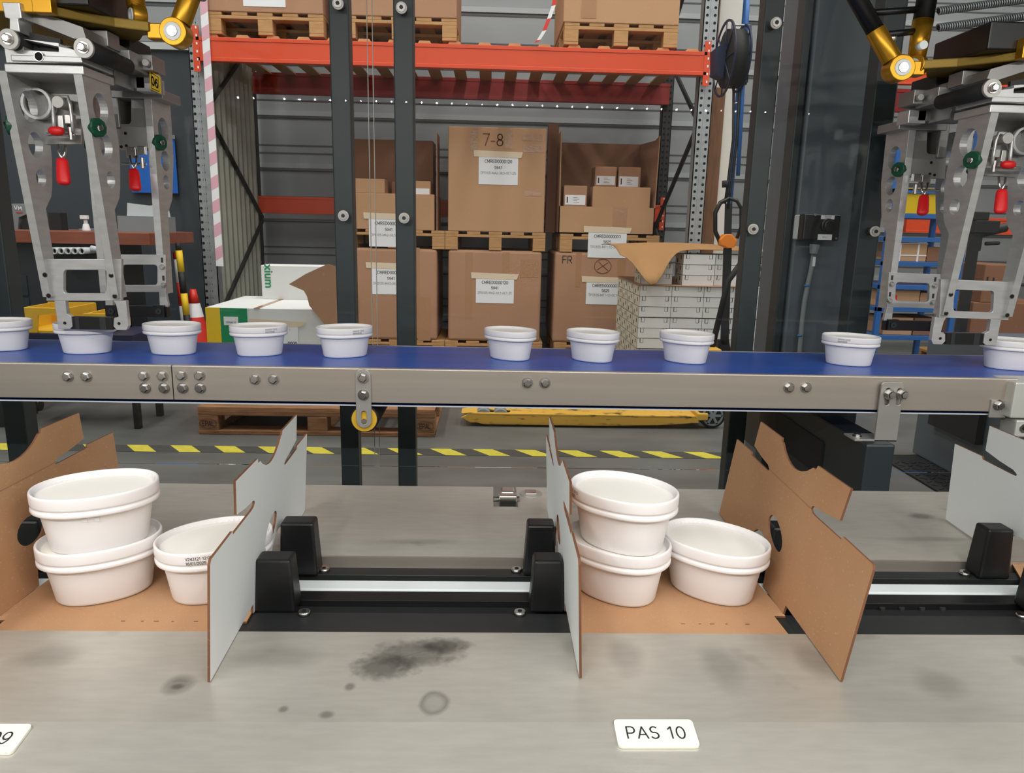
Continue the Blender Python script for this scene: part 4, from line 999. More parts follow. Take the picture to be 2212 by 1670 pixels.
# diagonal braces of the two side frames
def brace(x, p, q, label):
    t = thing('rack_brace', label, 'rack brace', (x, (p[0]+q[0])/2, min(p[1], q[1])), 'diagonal braces of the rack side frames')
    A = V((0, p[0]-t.location.y, p[1]-t.location.z)); B = V((0, q[0]-t.location.y, q[1]-t.location.z))
    MB().m(M_galvd).cyl(A, B, .018, 6).build('brace_bar', t)
for x, sd in ((xl_+.02, 'left'), (xr_-.02, 'right')):
    zz = .35; k = 0
    while zz < 2.9:
        brace(x, ((YRF+.08, YRR-.02)[k % 2], zz), ((YRR-.02, YRF+.08)[k % 2], zz+.72), f'{("lowest","second","third","top")[min(k,3)]} diagonal brace of the {sd} rack side frame'); zz += .75; k += 1
# ribbed side sheet at left of the rack
xs_ = xl_-.02
t = thing('ribbed_sheet', 'ribbed grey sheet closing the left end of the rack', 'sheet', (xs_, YRF+.1, 0)); mb = MB().m(mat('ribbed_sheet_metal', rgb(184, 184, 170), .5, .3, .15, 3)); y = 0; pr = []
while y < 1.05:
    pr += [(0, y), (0, y+.05), (.025, y+.065), (.025, y+.1)]; y += .115
v0 = [mb.bm.verts.new((a, b, .02)) for a, b in pr]; v1 = [mb.bm.verts.new((a, b, 3.2)) for a, b in pr]
for i in range(len(pr)-1): mb.face([v0[i], v0[i+1], v1[i+1], v1[i]])
mb.build('sheet', t)
# ------------------------------------------------ pallets
def pallet_mesh(w, d, m_, name='pallet'):
    # returns list of (part name, MB)
    parts = []
    n = 5; bw = w/9
    mb = MB().m(m_)
    for i in range(n):
        x = -w/2+ (w-bw*1.2)*i/(n-1); mb.box((x, 0, .122), (x+bw*1.2, d, .144))
    parts.append(('deck_boards', mb))
    mb = MB().m(m_)
    for y in (0, d/2-.05, d-.1): mb.box((-w/2, y, .1), (w/2, y+.1, .122))
    parts.append(('stringer_boards', mb))
    mb = MB().m(m_)
    for x in (-w/2, -.05, w/2-.1): mb.box((x, 0, 0), (x+.1, d, .02))
    parts.append(('bottom_boards', mb))
    for x in (-w/2, -.05, w/2-.1):
        mb = MB().m(m_)
        for y in (0, d/2-.05, d-.1): mb.box((x, y, .02), (x+.1, y+.1, .1))
        parts.append(('block', mb))
    return parts
def pallet(w, d, loc, label, m_=None, group='wooden pallets', bev=.003):
    t = thing('pallet', label, 'pallet', loc, group)
    for nm, mb in pallet_mesh(w, d, m_ or M_wood): mb.build(nm, t, bevel=bev)
    return t
PAL0 = pallet(.80, .8, (0, 0, -50), 'x')
def pallet80(loc, label): return dup(PAL0, loc, label=label)
# ------------------------------------------------ cartons
def carton_box(x0, x1, z0, z1, Y, d, label, m_=None, name='carton', cat='carton', group=None, bev=.006, seam=True):
    t = thing(name, label, cat, ((x0+x1)/2, Y, z0), group); w = (x1-x0)/2; h_ = z1-z0
    MB().m(m_ or M_carton).box((-w, 0, 0), (w, d, h_)).build('carton_body', t, bevel=bev)
    return t
def cpx(xl, xr, yt, yb, Y, d, label, m_=None, z0=None, **k):
    p = ony(xl, (yt+yb)/2, Y); q = ony(xr, (yt+yb)/2, Y); a = ony((xl+xr)/2, yt, Y); b = ony((xl+xr)/2, yb, Y)
    return carton_box(p.x, q.x, b.z if z0 is None else z0, a.z, Y, d, label, m_, **k)
def sheet_label(t, px0, py0, px1, py1, Y, lines, tape=True):
    a = ony(px0, (py0+py1)/2, Y); b = ony(px1, (py0+py1)/2, Y); zt = ony((px0+px1)/2, py0, Y).z; zb = ony((px0+px1)/2, py1, Y).z
    L0 = t.location; w = b.x-a.x; cx = (a.x+b.x)/2
    o = MB().m(M_paper).box((a.x-L0.x, Y-L0.y-.0015, zb-L0.z), (b.x-L0.x, Y-L0.y, zt-L0.z)).build('paper_label', t)
    h_ = zt-zb
    for (tx, fr, wd, bold) in lines:
        fit_text(o, tx, w*wd, (cx-L0.x, Y-L0.y-.0022, zt-h_*fr-L0.z), X_, Z_, M_ink, bold)
    if tape:
        e = w*.12; MB().m(M_tape).prism([[(a.x-e-L0.x, 0, zt-.012-L0.z), (b.x+e*.6-L0.x, 0, zt-.016-L0.z), (b.x+e-L0.x, 0, zt+.028-L0.z), (a.x-e*1.1-L0.x, 0, zt+.036-L0.z)]], (0, .001, 0)).build('masking_tape', t, loc=(0, Y-L0.y-.0035, 0))
    return o
def strips(t, rects, Y, m_, name='tape_strip'):
    for (x0, y0_, x1, y1_) in rects:
        p = ony(x0, y0_, Y); q = ony(x1, y1_, Y); L0 = t.location
        MB().m(m_).box((p.x-L0.x, Y-L0.y-.001, q.z-L0.z), (q.x-L0.x, Y-L0.y, p.z-L0.z)).build(name, t)
LA = lambda: [('CMRED0000120', .20, .70, .0015), ('5941', .41, .2, .0015), ('DP0105-MA2-38,5-0C1-25', .60, .9, 0)]
LB_ = lambda: [('CMRED0000003', .20, .70, .0015), ('5825', .41, .2, .0015), ('TP0105-MF1-10-0C1-25', .60, .88, 0)]
YS = 6.02; DS = .78
def stack(xl, xr, ybt, ytl, names, lower_m):
    # floor pallet, lower carton, middle pallet
    xm = ony((xl+xr)/2, 600, YS).x
    pallet80((xm, YS, .0), names[0])
    z1 = ony(xm, 0, YS).z
    return xm
MIDZ = ony(1068, 541, YS).z
cols = [(766, 944, 'left', 853), (967, 1170, 'middle', 1068), (1176, 1378, 'right', 1306)]
for (xl, xr, nm, xc) in cols:
    x = ony(xc, 640, YS).x
    pallet80((x, YS, 0), f'pallet on the floor under the {nm} carton stack')
    pallet80((x+(.02 if nm == 'right' else 0), YS, MIDZ), f'pallet between the two cartons of the {nm} stack')
def low(xl, xr, yt, label): 
    p = ony(xl, 645, YS); q = ony(xr, 645, YS); return carton_box(p.x, q.x, .145, min(ony((xl+xr)/2, yt, YS).z, MIDZ-.002), YS, DS, label, bev=.02)
c1 = low(748, 944, 530, 'lower taped carton of the left stack'); c2 = low(968, 1168, 541, 'lower wrapped carton of the middle stack'); c3 = low(1196, 1392, 540, 'lower carton of the right stack with a marker cross in a circle')
for c in (c1, c2, c3):
    ch = c.children[0]; 
sheet_label(c1, 802, 577, 888, 636, YS-.002, [(a, b, w, d) for a, b, w, d in LA()]); sheet_label(c2, 1028, 599, 1110, 655, YS-.002, LA()); sheet_label(c3, 1266, 607, 1349, 658, YS-.002, LB_())
strips(c2, [(1005, 545, 1020, 690), (1085, 545, 1100, 600), (1125, 560, 1162, 600)], YS-.001, M_cleartape)
strips(c3, [(1245, 545, 1254, 620), (1335, 560, 1350, 600)], YS-.001, M_cleartape); strips(c1, [(896, 535, 907, 640), (902, 642, 930, 736)], YS-.001, M_cleartape)
# marker writing
def marker(t, body, x, y, wpx, Y):
    p = ony(x, y, Y); w = ony(x+wpx/2, y, Y).x-ony(x-wpx/2, y, Y).x; fit_text(t, body, w, p-t.location, X_, Z_, M_inkred if body == '7-8' else M_ink, 0, 'marker_writing')
marker(c3, 'FR', 1226, 561, 24, YS-.002)
p = ony(1302, 575, YS-.003)-c3.location; s_ = .068
mb = MB().m(M_inkred).tube([p+V((s_*math.cos(a/24*6.2832), 0, s_*.85*math.sin(a/24*6.2832))) for a in range(25)], .0022, 4); mb.tube([p+V((-.045, 0, -.03)), p+V((.04, 0, .03))], .0022, 4); mb.tube([p+V((-.035, 0, .035)), p+V((.045, 0, -.035))], .0022, 4); mb.build('marker_cross', c3)
ZU = MIDZ+.144
# middle stack upper: tall carton with open side flap
t = cpx(968, 1178, 275, 503, YS, DS, 'tall upper carton of the middle stack marked 7-8', M_cartonl, z0=ZU, bev=.008)
sheet_label(t, 1034, 336, 1119, 399, YS-.002, LA()); marker(t, '7-8', 1066, 302, 48, YS-.002)
strips(t, [(1017, 277, 1031, 325), (1091, 284, 1108, 322), (1128, 290, 1172, 305), (1130, 312, 1174, 330), (1132, 412, 1170, 424)], YS-.001, M_cleartape)
L0 = t.location; a = ony(943, 287, YS+.05); b = ony(968, 275, YS)
mb = MB().m(M_carton).prism([[(a.x-L0.x, .04, 0), (a.x-L0.x, .04, a.z-L0.z), (a.x-L0.x, .32, a.z-L0.z-.0), (a.x-L0.x, .32, 0)]], (.006, 0, 0)); mb.build('side_flap', t)
# brown board leaning behind, between middle and right stacks
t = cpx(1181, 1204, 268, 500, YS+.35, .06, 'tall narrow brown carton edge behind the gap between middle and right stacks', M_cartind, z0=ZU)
# left stack upper cartons
t = cpx(752, 938, 418, 500, YS, DS, 'wide low carton on the middle pallet of the left stack', M_cartonl, z0=ZU); L1 = t
sheet_label(t, 797, 470, 883, 533, YS-.004, LA()); ztop = ony(850, 418, YS).z
cpx(766, 831, 386, 417, YS+.03, .3, 'small kraft carton on the low carton left of the joint', M_cartonl, z0=ztop)
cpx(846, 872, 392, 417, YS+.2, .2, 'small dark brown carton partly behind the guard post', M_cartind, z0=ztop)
t = cpx(893, 930, 391, 428, YS+.05, .3, 'upright small carton with a white label on the left stack', M_cartonl, z0=ztop)
t2_ = t; a = ony(884, 412, YS+.049); b = ony(929, 427, YS+.049); MB().m(M_paper).box((a.x-t.location.x, -.002, b.z-t.location.z+.02), (b.x-t.location.x-.005, 0, a.z-t.location.z+.02)).build('paper_label', t)
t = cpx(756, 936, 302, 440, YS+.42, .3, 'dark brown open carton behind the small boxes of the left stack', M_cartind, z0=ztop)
# right stack upper: big open carton
x0 = ony(1207, 470, YS).x; x1 = ony(1414, 470, YS).x; zf_ = ony(1300, 447, YS).z; zb_b = ony(1300, 310, YS+.7).z; ztr = ony(1425, 295, YS+.15).z
t = thing('open_carton', 'large open carton on top of the right stack with small boxes inside', 'carton', ((x0+x1)/2, YS, ZU)); w = (x1-x0)/2; L0 = t.location
MB().m(M_cartonl).box((-w, 0, 0), (w, .008, zf_-ZU)).build('front_panel', t)
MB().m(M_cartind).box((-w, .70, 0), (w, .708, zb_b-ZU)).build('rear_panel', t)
MB().m(M_carton).prism([[(-w, 0, 0), (-w, .7, 0), (-w, .7, zb_b-ZU), (-w, .06, ony(1218, 282, YS+.05).z-ZU), (-w, 0, zf_-ZU)]], (.008, 0, 0)).build('side_panel', t)
MB().m(M_carton).prism([[(w, 0, 0), (w, .7, 0), (w+.0, .7, zb_b-ZU), (w+.03, .25, ztr-ZU-.02), (w+.03, .1, ztr-ZU), (w, 0, zf_-ZU)]], (-.008, 0, 0)).build('side_panel', t)
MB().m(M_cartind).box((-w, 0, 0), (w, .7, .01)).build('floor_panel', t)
strips(t, [(1325, 448, 1352, 512)], YS-.0005, M_cleartape)
sheet_label(t, 1270, 499, 1353, 557, YS-.004, LB_())
def inner(xl, xr, yt, yb, Y, lb, rect=None, m_=M_carton, z0=ZU+.012):
    c = cpx(xl, xr, yt, yb, Y, .22, lb, m_, z0=z0, group='small cartons inside the open carton')
    if rect:
        a = ony(rect[0], rect[1], Y-.001); b = ony(rect[2], rect[3], Y-.001); L0 = c.location
        o = MB().m(M_paper).box((a.x-L0.x, -.002, b.z-L0.z), (b.x-L0.x, -.0002, a.z-L0.z)).build('paper_label', c)
        ww = b.x-a.x; hh = a.z-b.z; mb = MB().m(M_ink)
        for k in range(4): mb.box((a.x-L0.x+ww*.4, -.0026, a.z-L0.z-hh*(.25+.17*k)), (a.x-L0.x+ww*(.6+.1*(k % 2)), -.002, a.z-L0.z-hh*(.22+.17*k)))
        mb.box((a.x-L0.x+ww*.08, -.0026, b.z-L0.z+hh*.2), (a.x-L0.x+ww*.14, -.002, a.z-L0.z-hh*.2)); mb.build('label_print', o)
    return c
cA = inner(1218, 1268, 401, 445, YS+.03, 'small labelled carton at the left front inside the open carton', (1221, 421, 1264, 443))
cB = inner(1280, 1405, 404, 447, YS+.03, 'wide plain carton at the right front inside the open carton', None, M_cartonl)
zB = ony(1340, 404, YS+.03).z
inner(1285, 1332, 360, 401, YS+.27, 'small labelled carton behind, left of two, inside the open carton', (1289, 380, 1328, 400), M_carton)
inner(1336, 1384, 361, 404, YS+.27, 'small labelled carton behind, right of two, inside the open carton', (1338, 381, 1378, 404), M_carton)
# ------------------------------------------------ pallets and cartons on the upper level
def boardset():
    mb = MB().m(M_wood).prism([[(-.05, 0, -.022), (.05, 0, -.022), (.038, 0, .0), (-.038, 0, 0)]], (0, YRR-YRF-.03, 0))
    t = thing('shelf_board', 'sawn shelf board laid across the rack beams', 'board', (0, 0, -50), 'shelf boards across the rack beams'); mb.build('board', t); return t
b0 = thing('shelf_board', 'shelf board at the left end of the orange rack beam', 'board', (xl_+.12, YRF-.02, ftop+.024), 'shelf boards across the rack beams')
dz_ = (rtop-ftop)
MB().m(M_wood).hexa([(-.05, 0, -.024), (.05, 0, -.024), (.05, 1.34, -.024), (-.05, 1.34, -.024), (-.036, 0, 0), (.036, 0, 0), (.036, 1.34, 0), (-.036, 1.34, 0)]).build('board', b0)
n_ = 17
for i in range(1, n_):
    dup(b0, (xl_+.12+(xr_-xl_-.24)*i/(n_-1), YRF-.02, ftop+.024), label=f'shelf board {("second","third","fourth","fifth","sixth","seventh","eighth","ninth","tenth","eleventh","twelfth","thirteenth","fourteenth","fifteenth","sixteenth","seventeenth")[i-1]} from the left across the rack beams')
zp_ = ftop+.025
for (xl, xr, lb) in ((447, 698, 'left'), (757, 966, 'middle'), (1226, 1465, 'right')):
    a = ony(xl, 70, YRF-.03); b = ony(xr, 70, YRF-.03); xm = (a.x+b.x)/2; wd = b.x-a.x
    if lb == 'right': xm = b.x-.40
    if lb == 'left': xm = a.x+.40
    pallet80((xm, YRF-.03, zp_), f'{lb} pallet on top of the orange rack beam')
    c = carton_box(xm-.41, xm+.40, zp_+.144, zp_+.144+.75, YRF-.035, .8, f'carton on the {lb} pallet above the orange beam', M_carton if lb != 'right' else M_cartonl)
    if lb == 'left':
        q0 = ony(522, -60, YRF-.036); q1 = ony(617, 16, YRF-.036); L0 = c.location
        MB().m(M_paper).box((q0.x-L0.x, -.003, q1.z-L0.z), (q1.x-L0.x, 0, q0.z-L0.z)).build('paper_label', c)
    if lb == 'right': strips(c, [(1258, -30, 1288, 40)], YRF-.036, M_cleartape)

# ================================================================== FLAT WHITE BOXES ON A PALLET
YW = 4.68; bw_, bh_, bd_ = .205, .066, .205
wx0 = ony(1378, 700, YW).x; wtop = ony(1450, 618, YW).z
def flatbox_mesh():
    mb = MB().m(M_whitebox).box((-bw_/2+.001, .001, 0), (bw_/2-.001, bd_-.001, bh_-.0015))
    y = .0004; mb.m(M_ink); w = bw_/2
    def ln(x0, z0, x1, z1): mb.box((min(x0, x1)-.0007, y-.0005, min(z0, z1)-.0007), (max(x0, x1)+.0007, y+.001, max(z0, z1)+.0007))
    for s_ in (-1, 1):
        a = s_*w*.82; b = s_*w*.62; ln(a, bh_*.98, a*.97, bh_*.55); ln(b, bh_*.98, b, bh_*.55); ln(a*.97, bh_*.55, b, bh_*.55)
    ln(-w, bh_-.0015, w, bh_-.0015); ln(-w+.0005, 0, -w+.0005, bh_)
    # side with slots
    mb.m(M_whiteboxs).box((-w+.0003, .004, .001), (-w+.0012, bd_-.004, bh_-.003)); mb.m(M_hole)
    for i, yy in enumerate((.06, .145)):
        zc = bh_*(.3 if i % 2 else .62); mb.box((-w-.0002, yy-.009, zc-.013), (-w+.0004, yy+.009, zc+.013))
    mb.box((-w-.0002, .0, bh_-.003), (-w+.0004, bd_, bh_-.0015)); mb.box((-w-.0002, 0, 0), (-w+.0004, .0015, bh_))
    return mb.build('flat_white_box')
fb = flatbox_mesh(); first = True
rows_top = int((wtop-.144)/bh_); z00 = wtop-rows_top*bh_
pz_ = z00-.144
pw = thing('pallet', 'pallet under the flat white boxes', 'pallet', (wx0+.5, YW-.01, 0), 'wooden pallets')
for nm, mb in pallet_mesh(1.05, .84, M_wood): mb.build(nm, pw)
def wbox(ix, iy, z, lb):
    global first
    loc = (wx0+bw_/2+ix*bw_, YW+iy*bd_, z)
    if first: o = fb; o.location = loc; first = False
    else: o = fb.copy(); COL.objects.link(o); o.location = loc
    o['label'] = lb; o['category'] = 'box'; o['group'] = 'flat white boxes stacked on the pallet'; return o
CN = ('left', 'second', 'third', 'fourth', 'right'); 
ORD = ('top', 'second', 'third', 'fourth', 'fifth', 'sixth', 'seventh', 'eighth', 'ninth', 'tenth', 'eleventh', 'twelfth', 'thirteenth', 'fourteenth')
z_ = wtop; r = 0
while z_-bh_ > .144:
    z_ -= bh_
    if r in (3, 6, 9): z_ -= .004
    for ix in range(5):
        wbox(ix, 0, z_, f'flat white box in the {ORD[min(r,13)]} row, {CN[ix]} column of the front face')
    for iy in (1, 2, 3): wbox(0, iy, z_, f'flat white box in the {ORD[min(r,13)]} row, {("second","third","last")[iy-1]} from the front on the slotted side')
    r += 1
zlast = z_
for i in range(1, 4): pass
MB_ = MB().m(M_whiteboxs).box((bw_*1.0, bd_, 0), (5*bw_, 4*bd_, wtop-.15)).build('flat_white_box', None, None, loc=(wx0, YW, .146)); tag(MB_, 'solid core of white boxes hidden behind the front row', 'box', None, 'stuff')
for k in range(3): wbox(1.35, .25, wtop+.003+k*bh_, f'flat white box, {("lowest","middle","topmost")[k]} of three on the stack under the sheet')
for k in range(3): wbox(2.38, .35, wtop+.003+k*bh_, f'flat white box, {("lowest","middle","topmost")[k]} of the upper pile behind the black strap')
for k in range(2): wbox(.1, .5, wtop+.003+k*bh_, f'flat white box, {("lower","upper")[k]} of two under the drooping sheet corner')
for k in range(2): wbox(3.98, .45, wtop+.003+k*bh_, f'flat white box, {("lower","upper")[k]} of two on the stack right of the guard post')
# slip sheets between layers
for i, zq in enumerate((wtop+.001, )):
    t = MB().m(M_carton).box((-.01, -.012, 0), (5*bw_*.62, 4*bd_, .0018)).build('slip_sheet', None, None, loc=(wx0, YW, zq)); tag(t, 'thin brown slip sheet lying on the top full layer of white boxes', 'sheet')
# curved kraft sheet on top
ts = ony(1500, 545, YW).z
nx_, ny_ = 28, 16; mb = MB().m(kraft('kraft_sheet', rgb(170, 130, 88), rgb(158, 118, 78), rgb(180, 142, 100), .2)); grid = []
c00 = ony(1342, 548, YW-.02); cdn = ony(1400, 596, YW-.10); cr_ = ony(1500, 536, YW); crr = ony(1672, 546, YW+.05)
base = V((c00.x, YW, ts)); 
for j in range(ny_+1):
    row = []
    for i in range(nx_+1):
        u = i/nx_; v = j/ny_   # u along x, v along depth
        x = u*(crr.x-c00.x); y = -.16+v*.95
        z_ = .045+.02*math.sin(u*math.pi)+.02*math.sin(v*2.5)
        if v < .45: # front edge lifts toward the centre, corner droops at left
            k = (1-v/.45); droop = math.exp(-((u-.19)/.11)**2)*.20 + .02*(1-u); arch = -.035*math.exp(-((u-.5)/.18)**2)
            z_ -= k**1.6*droop; y += k*(.16*(1-math.exp(-((u-.19)/.13)**2)))
            z_ += 0
        row.append(mb.bm.verts.new((x, y, z_)))
    grid.append(row)
for j in range(ny_):
    for i in range(nx_):
        f = mb.face([grid[j][i], grid[j][i+1], grid[j+1][i+1], grid[j+1][i]])
        if f: f.smooth = True
o = mb.build('kraft_sheet', None, None, loc=(c00.x, YW+.04, wtop+.175)); so = o.modifiers.new('s', 'SOLIDIFY'); so.thickness = .004
tag(o, 'curved brown cardboard sheet drooping over the flat white boxes', 'sheet')
# ================================================================== STRAP REEL AND STRAPPING TOOL
YT = 4.4
def T(x, y, Y=YT): return ony(x, y, Y)
c = T(1580, 120); rl = thing('strap_reel', 'dark blue mesh reel hanging beside the rack upright', 'reel', c); L0 = c
def rel(x, y, Y=YT): return T(x, y, Y)-L0
M_mesh = M_navy
for k, (xm, ry) in enumerate(((1568, 66), (1604, 58))):
    cc = rel(xm, 125); MB().m(M_navy).ring(cc+V((-.004, .03, 0)), cc+V((.004, .03, 0)), ry/325, ry/325-.012, 32).build('reel_flange', rl)
    mb = MB().m(M_navy)
    for a in range(8): mb.tube([cc+V((0, .03, 0)), cc+V((0, .03+math.cos(a*.785)*ry/325, math.sin(a*.785)*ry/325))], .004, 5)
    mb.build('flange_spokes', rl)
a = rel(1570, 125)+V((0, .03, 0)); b = rel(1603, 125)+V((0, .03, 0)); MB().m(M_rubber).cyl(a, b, .155, 28).build('strap_coil', rl)
mb = MB().m(M_navy)
mb.hexa([rel(1545, 160), rel(1562, 168), rel(1562, 168)+V((0, .1, 0)), rel(1545, 160)+V((0, .1, 0)), rel(1545, 105), rel(1572, 86), rel(1572, 86)+V((0, .1, 0)), rel(1545, 105)+V((0, .1, 0))]); mb.build('mesh_guard', rl)
mb = MB().m(M_navy).tube([rel(1583, 50), rel(1576, 175)], .007, 8).tube([rel(1622, 52), rel(1613, 178)], .007, 8); mb.build('side_frame', rl)
MB().m(M_galv).cyl(rel(1583, 54), rel(1622, 55), .006, 10).build('carry_bar', rl)
MB().m(M_rubber).cyl(rel(1577, 180), rel(1612, 178), .014, 12).m(M_steelb).cyl(rel(1572, 181), rel(1577, 181), .016, 12).build('guide_roller', rl)
MB().m(M_bluepaint).tube([rel(1618, -40), rel(1612, 60), rel(1604, 200), rel(1594, 380)], .012, 8).build('hanger_tube', rl)
st = thing('strapping_tool', 'hand strapping tool with orange head hanging on black straps', 'tool', T(1573, 500)); L0 = st.location
mb = MB().m(M_rubber)
for pts in ([(1585, 186), (1584, 300), (1572, 400), (1566, 440)], [(1597, 190), (1592, 300), (1578, 410), (1572, 450)]): mb.tube([rel(x, y) for x, y in pts], .008, 6)
mb.build('hanging_strap', st)
mb = MB().m(M_rubber).cyl(rel(1567, 390), rel(1567, 405), .02, 10); mb.build('strap_joint', st)
mb = MB().m(M_black).tube([rel(x, y) for x, y in ((1575, 428), (1556, 438), (1545, 460), (1545, 500), (1556, 524), (1572, 530))], .013, 8); mb.tube([rel(x, y) for x, y in ((1575, 428), (1592, 434), (1601, 450), (1601, 490), (1592, 515))], .011, 8); mb.build('tool_handle', st)
mb = MB().m(M_orangep).prism([[rel(x, y, YT-.03) for x, y in ((1554, 518), (1566, 506), (1582, 506), (1594, 520), (1588, 534), (1572, 537), (1556, 530))]], (0, .06, 0)); mb.build('orange_head', st, bevel=.008)
mb = MB().m(M_blackm)
for x0, x1, y0_, y1_ in ((1567, 1582, 440, 508), ):
    mb.prism([[rel(x0, y0_), rel(x1, y0_), rel(x1-2, y1_), rel(x0-2, y1_)]], (0, .01, 0))
mb.prism([[rel(1563, 536), rel(1581, 536), rel(1574, 745), rel(1556, 745)]], (0, .004, 0)); mb.build('lower_strap', st)
mb = MB().m(M_blackm).prism([[rel(x, y) for x, y in ((1552, 735), (1575, 735), (1579, 760), (1550, 760))]], (0, .05, 0)); mb.build('lower_guide', st)
# ================================================================== FLOOR PALLET, XIUM BOX, PALLET TRUCK
pa = onz(430, 938, 0); pb = onz(940, 943, 0)
fpal = thing('pallet', 'old worn pallet on the floor under the belt with oval stamps', 'pallet', ((pa.x+pb.x)/2, pa.y, 0), 'wooden pallets'); wl = (pb.x-pa.x)
for nm, mb in pallet_mesh(wl, .8, M_wooddk): mb.build(nm, fpal, bevel=.004)
MB().m(M_wooddk).box((-wl/2, -.002, .0), (wl/2, .1, .022)).build('front_bottom_board', fpal, bevel=.003); MB().m(M_wooddk).box((-wl/2, -.002, .118), (wl/2, .12, .146)).build('front_deck_board', fpal, bevel=.003)
for s_, tx in ((-1, 'EPAL'), (1, 'EPAL')):
    xx = s_*(wl/2-.05); stroke_text(fpal, tx, .06, (xx, -.003, .058), X_, Z_, M_ink, .13, 'stamp', squash=1.3)
    MB().m(M_ink).tube([V((xx+.042*math.cos(k*.2618), -.002, .058+.026*math.sin(k*.2618))) for k in range(25)], .001, 4).build('stamp_ring', fpal)
YX = pa.y+.06
def bxs(t, pts, Y, d, m_, nm): 
    L0 = t.location; return MB().m(m_).prism([[ony(x, y, Y)-L0 for x, y in pts]], (0, d, 0)).build(nm, t)
a = ony(443, 664, YX); b = ony(704, 672, YX); zt4 = a.z
xb_ = thing('white_box', 'big white box with green and yellow end panels on the floor pallet', 'box', ((a.x+b.x)/2, YX, .146)); w = (b.x-a.x)/2; L0 = xb_.location
MB().m(M_whitebox).box((-w, .004, 0), (w, .62, zt4-.146)).build('box_body', xb_, bevel=.003)
x1 = ony(476, 690, YX).x-L0.x; x2 = ony(534, 690, YX).x-L0.x
MB().m(M_yellowp).box((-w, 0, 0), (x1, .004, zt4-.146)).build('yellow_panel', xb_); MB().m(M_greenp).box((x1, 0, 0), (x2, .004, zt4-.148)).build('green_panel', xb_)
q0 = ony(483, 684, YX-.001)-L0; q1 = ony(515, 703, YX-.001)-L0; o = MB().m(M_paper).box((q0.x, -.002, q1.z), (q1.x, 0, q0.z)).build('white_sticker', xb_); fit_text(o, 'LEXIUM 32', (q1.x-q0.x)*.7, ((q0.x+q1.x)/2, -.003, (q0.z*.35+q1.z*.65)), X_, Z_, M_ink, .002)
q0 = ony(622, 705, YX-.001)-L0; q1 = ony(645, 745, YX-.001)-L0; o = MB().m(M_paper).box((q0.x-.09, -.002, q1.z-.06), (q1.x, 0, q0.z)).build('paper_label', xb_)
p = ony(632, 742, YX-.003)-L0; fit_text(o, '0000', .048, p, X_, Z_, M_ink, .001); p = ony(626, 713, YX-.003)-L0; fit_text(o, '1', .007, p, X_, Z_, M_ink)
o = MB().m(M_tape).prism([[ony(x, y, YX-.003)-L0 for x, y in ((538, 688), (600, 692), (664, 696), (650, 706), (600, 706), (538, 695))]], (0, .001, 0)).build('masking_tape', xb_)
o = MB().m(M_cleartape).box((-w*.2, .0, zt4-.146), (-w*.1, .62, zt4-.1455)).build('top_tape', xb_)
# second white box standing behind with the green word
Y2 = YX+.45; a = ony(563, 573, Y2); b = ony(700, 573, Y2)
wb = thing('white_box', 'white box with a green word standing on the big white box', 'box', ((a.x+b.x)/2, Y2, zt4)); w2 = (b.x-a.x)/2
MB().m(M_whitebox).box((-w2, 0, 0), (w2, .16, a.z-zt4)).build('box_body', wb, bevel=.003)
p = ony(580, 597, Y2-.002)-wb.location; fit_text(wb, 'xium', (a.z-ony(580, 626, Y2).z)*.98, p, -Z_, X_, M_greenp, .002, 'printed_word')
# torn kraft sheet leaning in front
Y3 = YX-.03; c = ony(690, 700, Y3); pts = [(624, 614), (660, 592), (708, 570), (745, 585), (770, 640), (765, 760), (720, 755), (700, 700), (668, 660), (663, 640), (656, 628)]
o = MB().m(M_carton).prism([[ony(x, y, Y3)-c for x, y in pts]], (.0, .005, .0)).build('torn_cardboard', None, None, loc=c); tag(o, 'torn brown cardboard piece leaning on the big white box', 'cardboard')
# pallet truck
ta = onz(1000, 921, 0); tb2 = onz(1508, 921, 0); YTk = ta.y
tk = thing('pallet_truck', 'worn yellow pallet truck parked on the floor under the belt', 'pallet truck', ((ta.x+tb2.x)/2, YTk, 0)); L0 = tk.location
def fork(Y, nm):
    mb = MB().m(M_truck)
    side = [(996, 902), (1012, 893), (1050, 881), (1130, 879), (1508, 884), (1510, 914), (1420, 919), (1300, 921), (1180, 921), (1120, 929), (1098, 929), (1058, 921), (1044, 917), (1030, 913), (1016, 913)]
    P = [ony(x, y, YTk)-V((L0.x, YTk, L0.z)) for x, y in side]; P = [V((p.x, 0, max(p.z, .012))) for p in P]
    zt_f = ony(1200, 897, YTk).z
    prof = [V((p.x, 0, min(p.z, zt_f))) for p in P]
    mb.prism([[p+V((0, Y, 0)) for p in prof]], (0, .012, 0)); mb.prism([[p+V((0, Y+.148, 0)) for p in prof]], (0, .012, 0))
    x0 = P[0].x; x1 = P[4].x; zt = zt_f
    ho = [(x0+.09, Y+.05), (x0+.26, Y+.05), (x0+.27, Y+.075), (x0+.27, Y+.11), (x0+.09, Y+.11)]
    outl = [(x0, Y+.03), (x0+.05, Y), (x1, Y), (x1, Y+.16), (x0+.05, Y+.16), (x0, Y+.13)]
    mb.prism([[(x, y, zt) for x, y in outl], [(x, y, zt) for x, y in ho]], (0, 0, -.008))
    o = mb.build(nm, tk, bevel=.003)
    for dx in (.12, .215):
        MB().m(M_hazy).cyl((x0+dx, Y+.04, .048), (x0+dx, Y+.12, .048), .04, 24).build('fork_roller', tk)
    return x0, x1, zt
fx0, fx1, fz = fork(0, 'fork'); fork(.38, 'fork')
MB().m(M_truck).box((fx1-.0, .0, .05), (fx1+.06, .54, fz+.02)).box((fx1+.06, .17, .06), (fx1+.16, .37, .42)).build('lift_body', tk, bevel=.006)
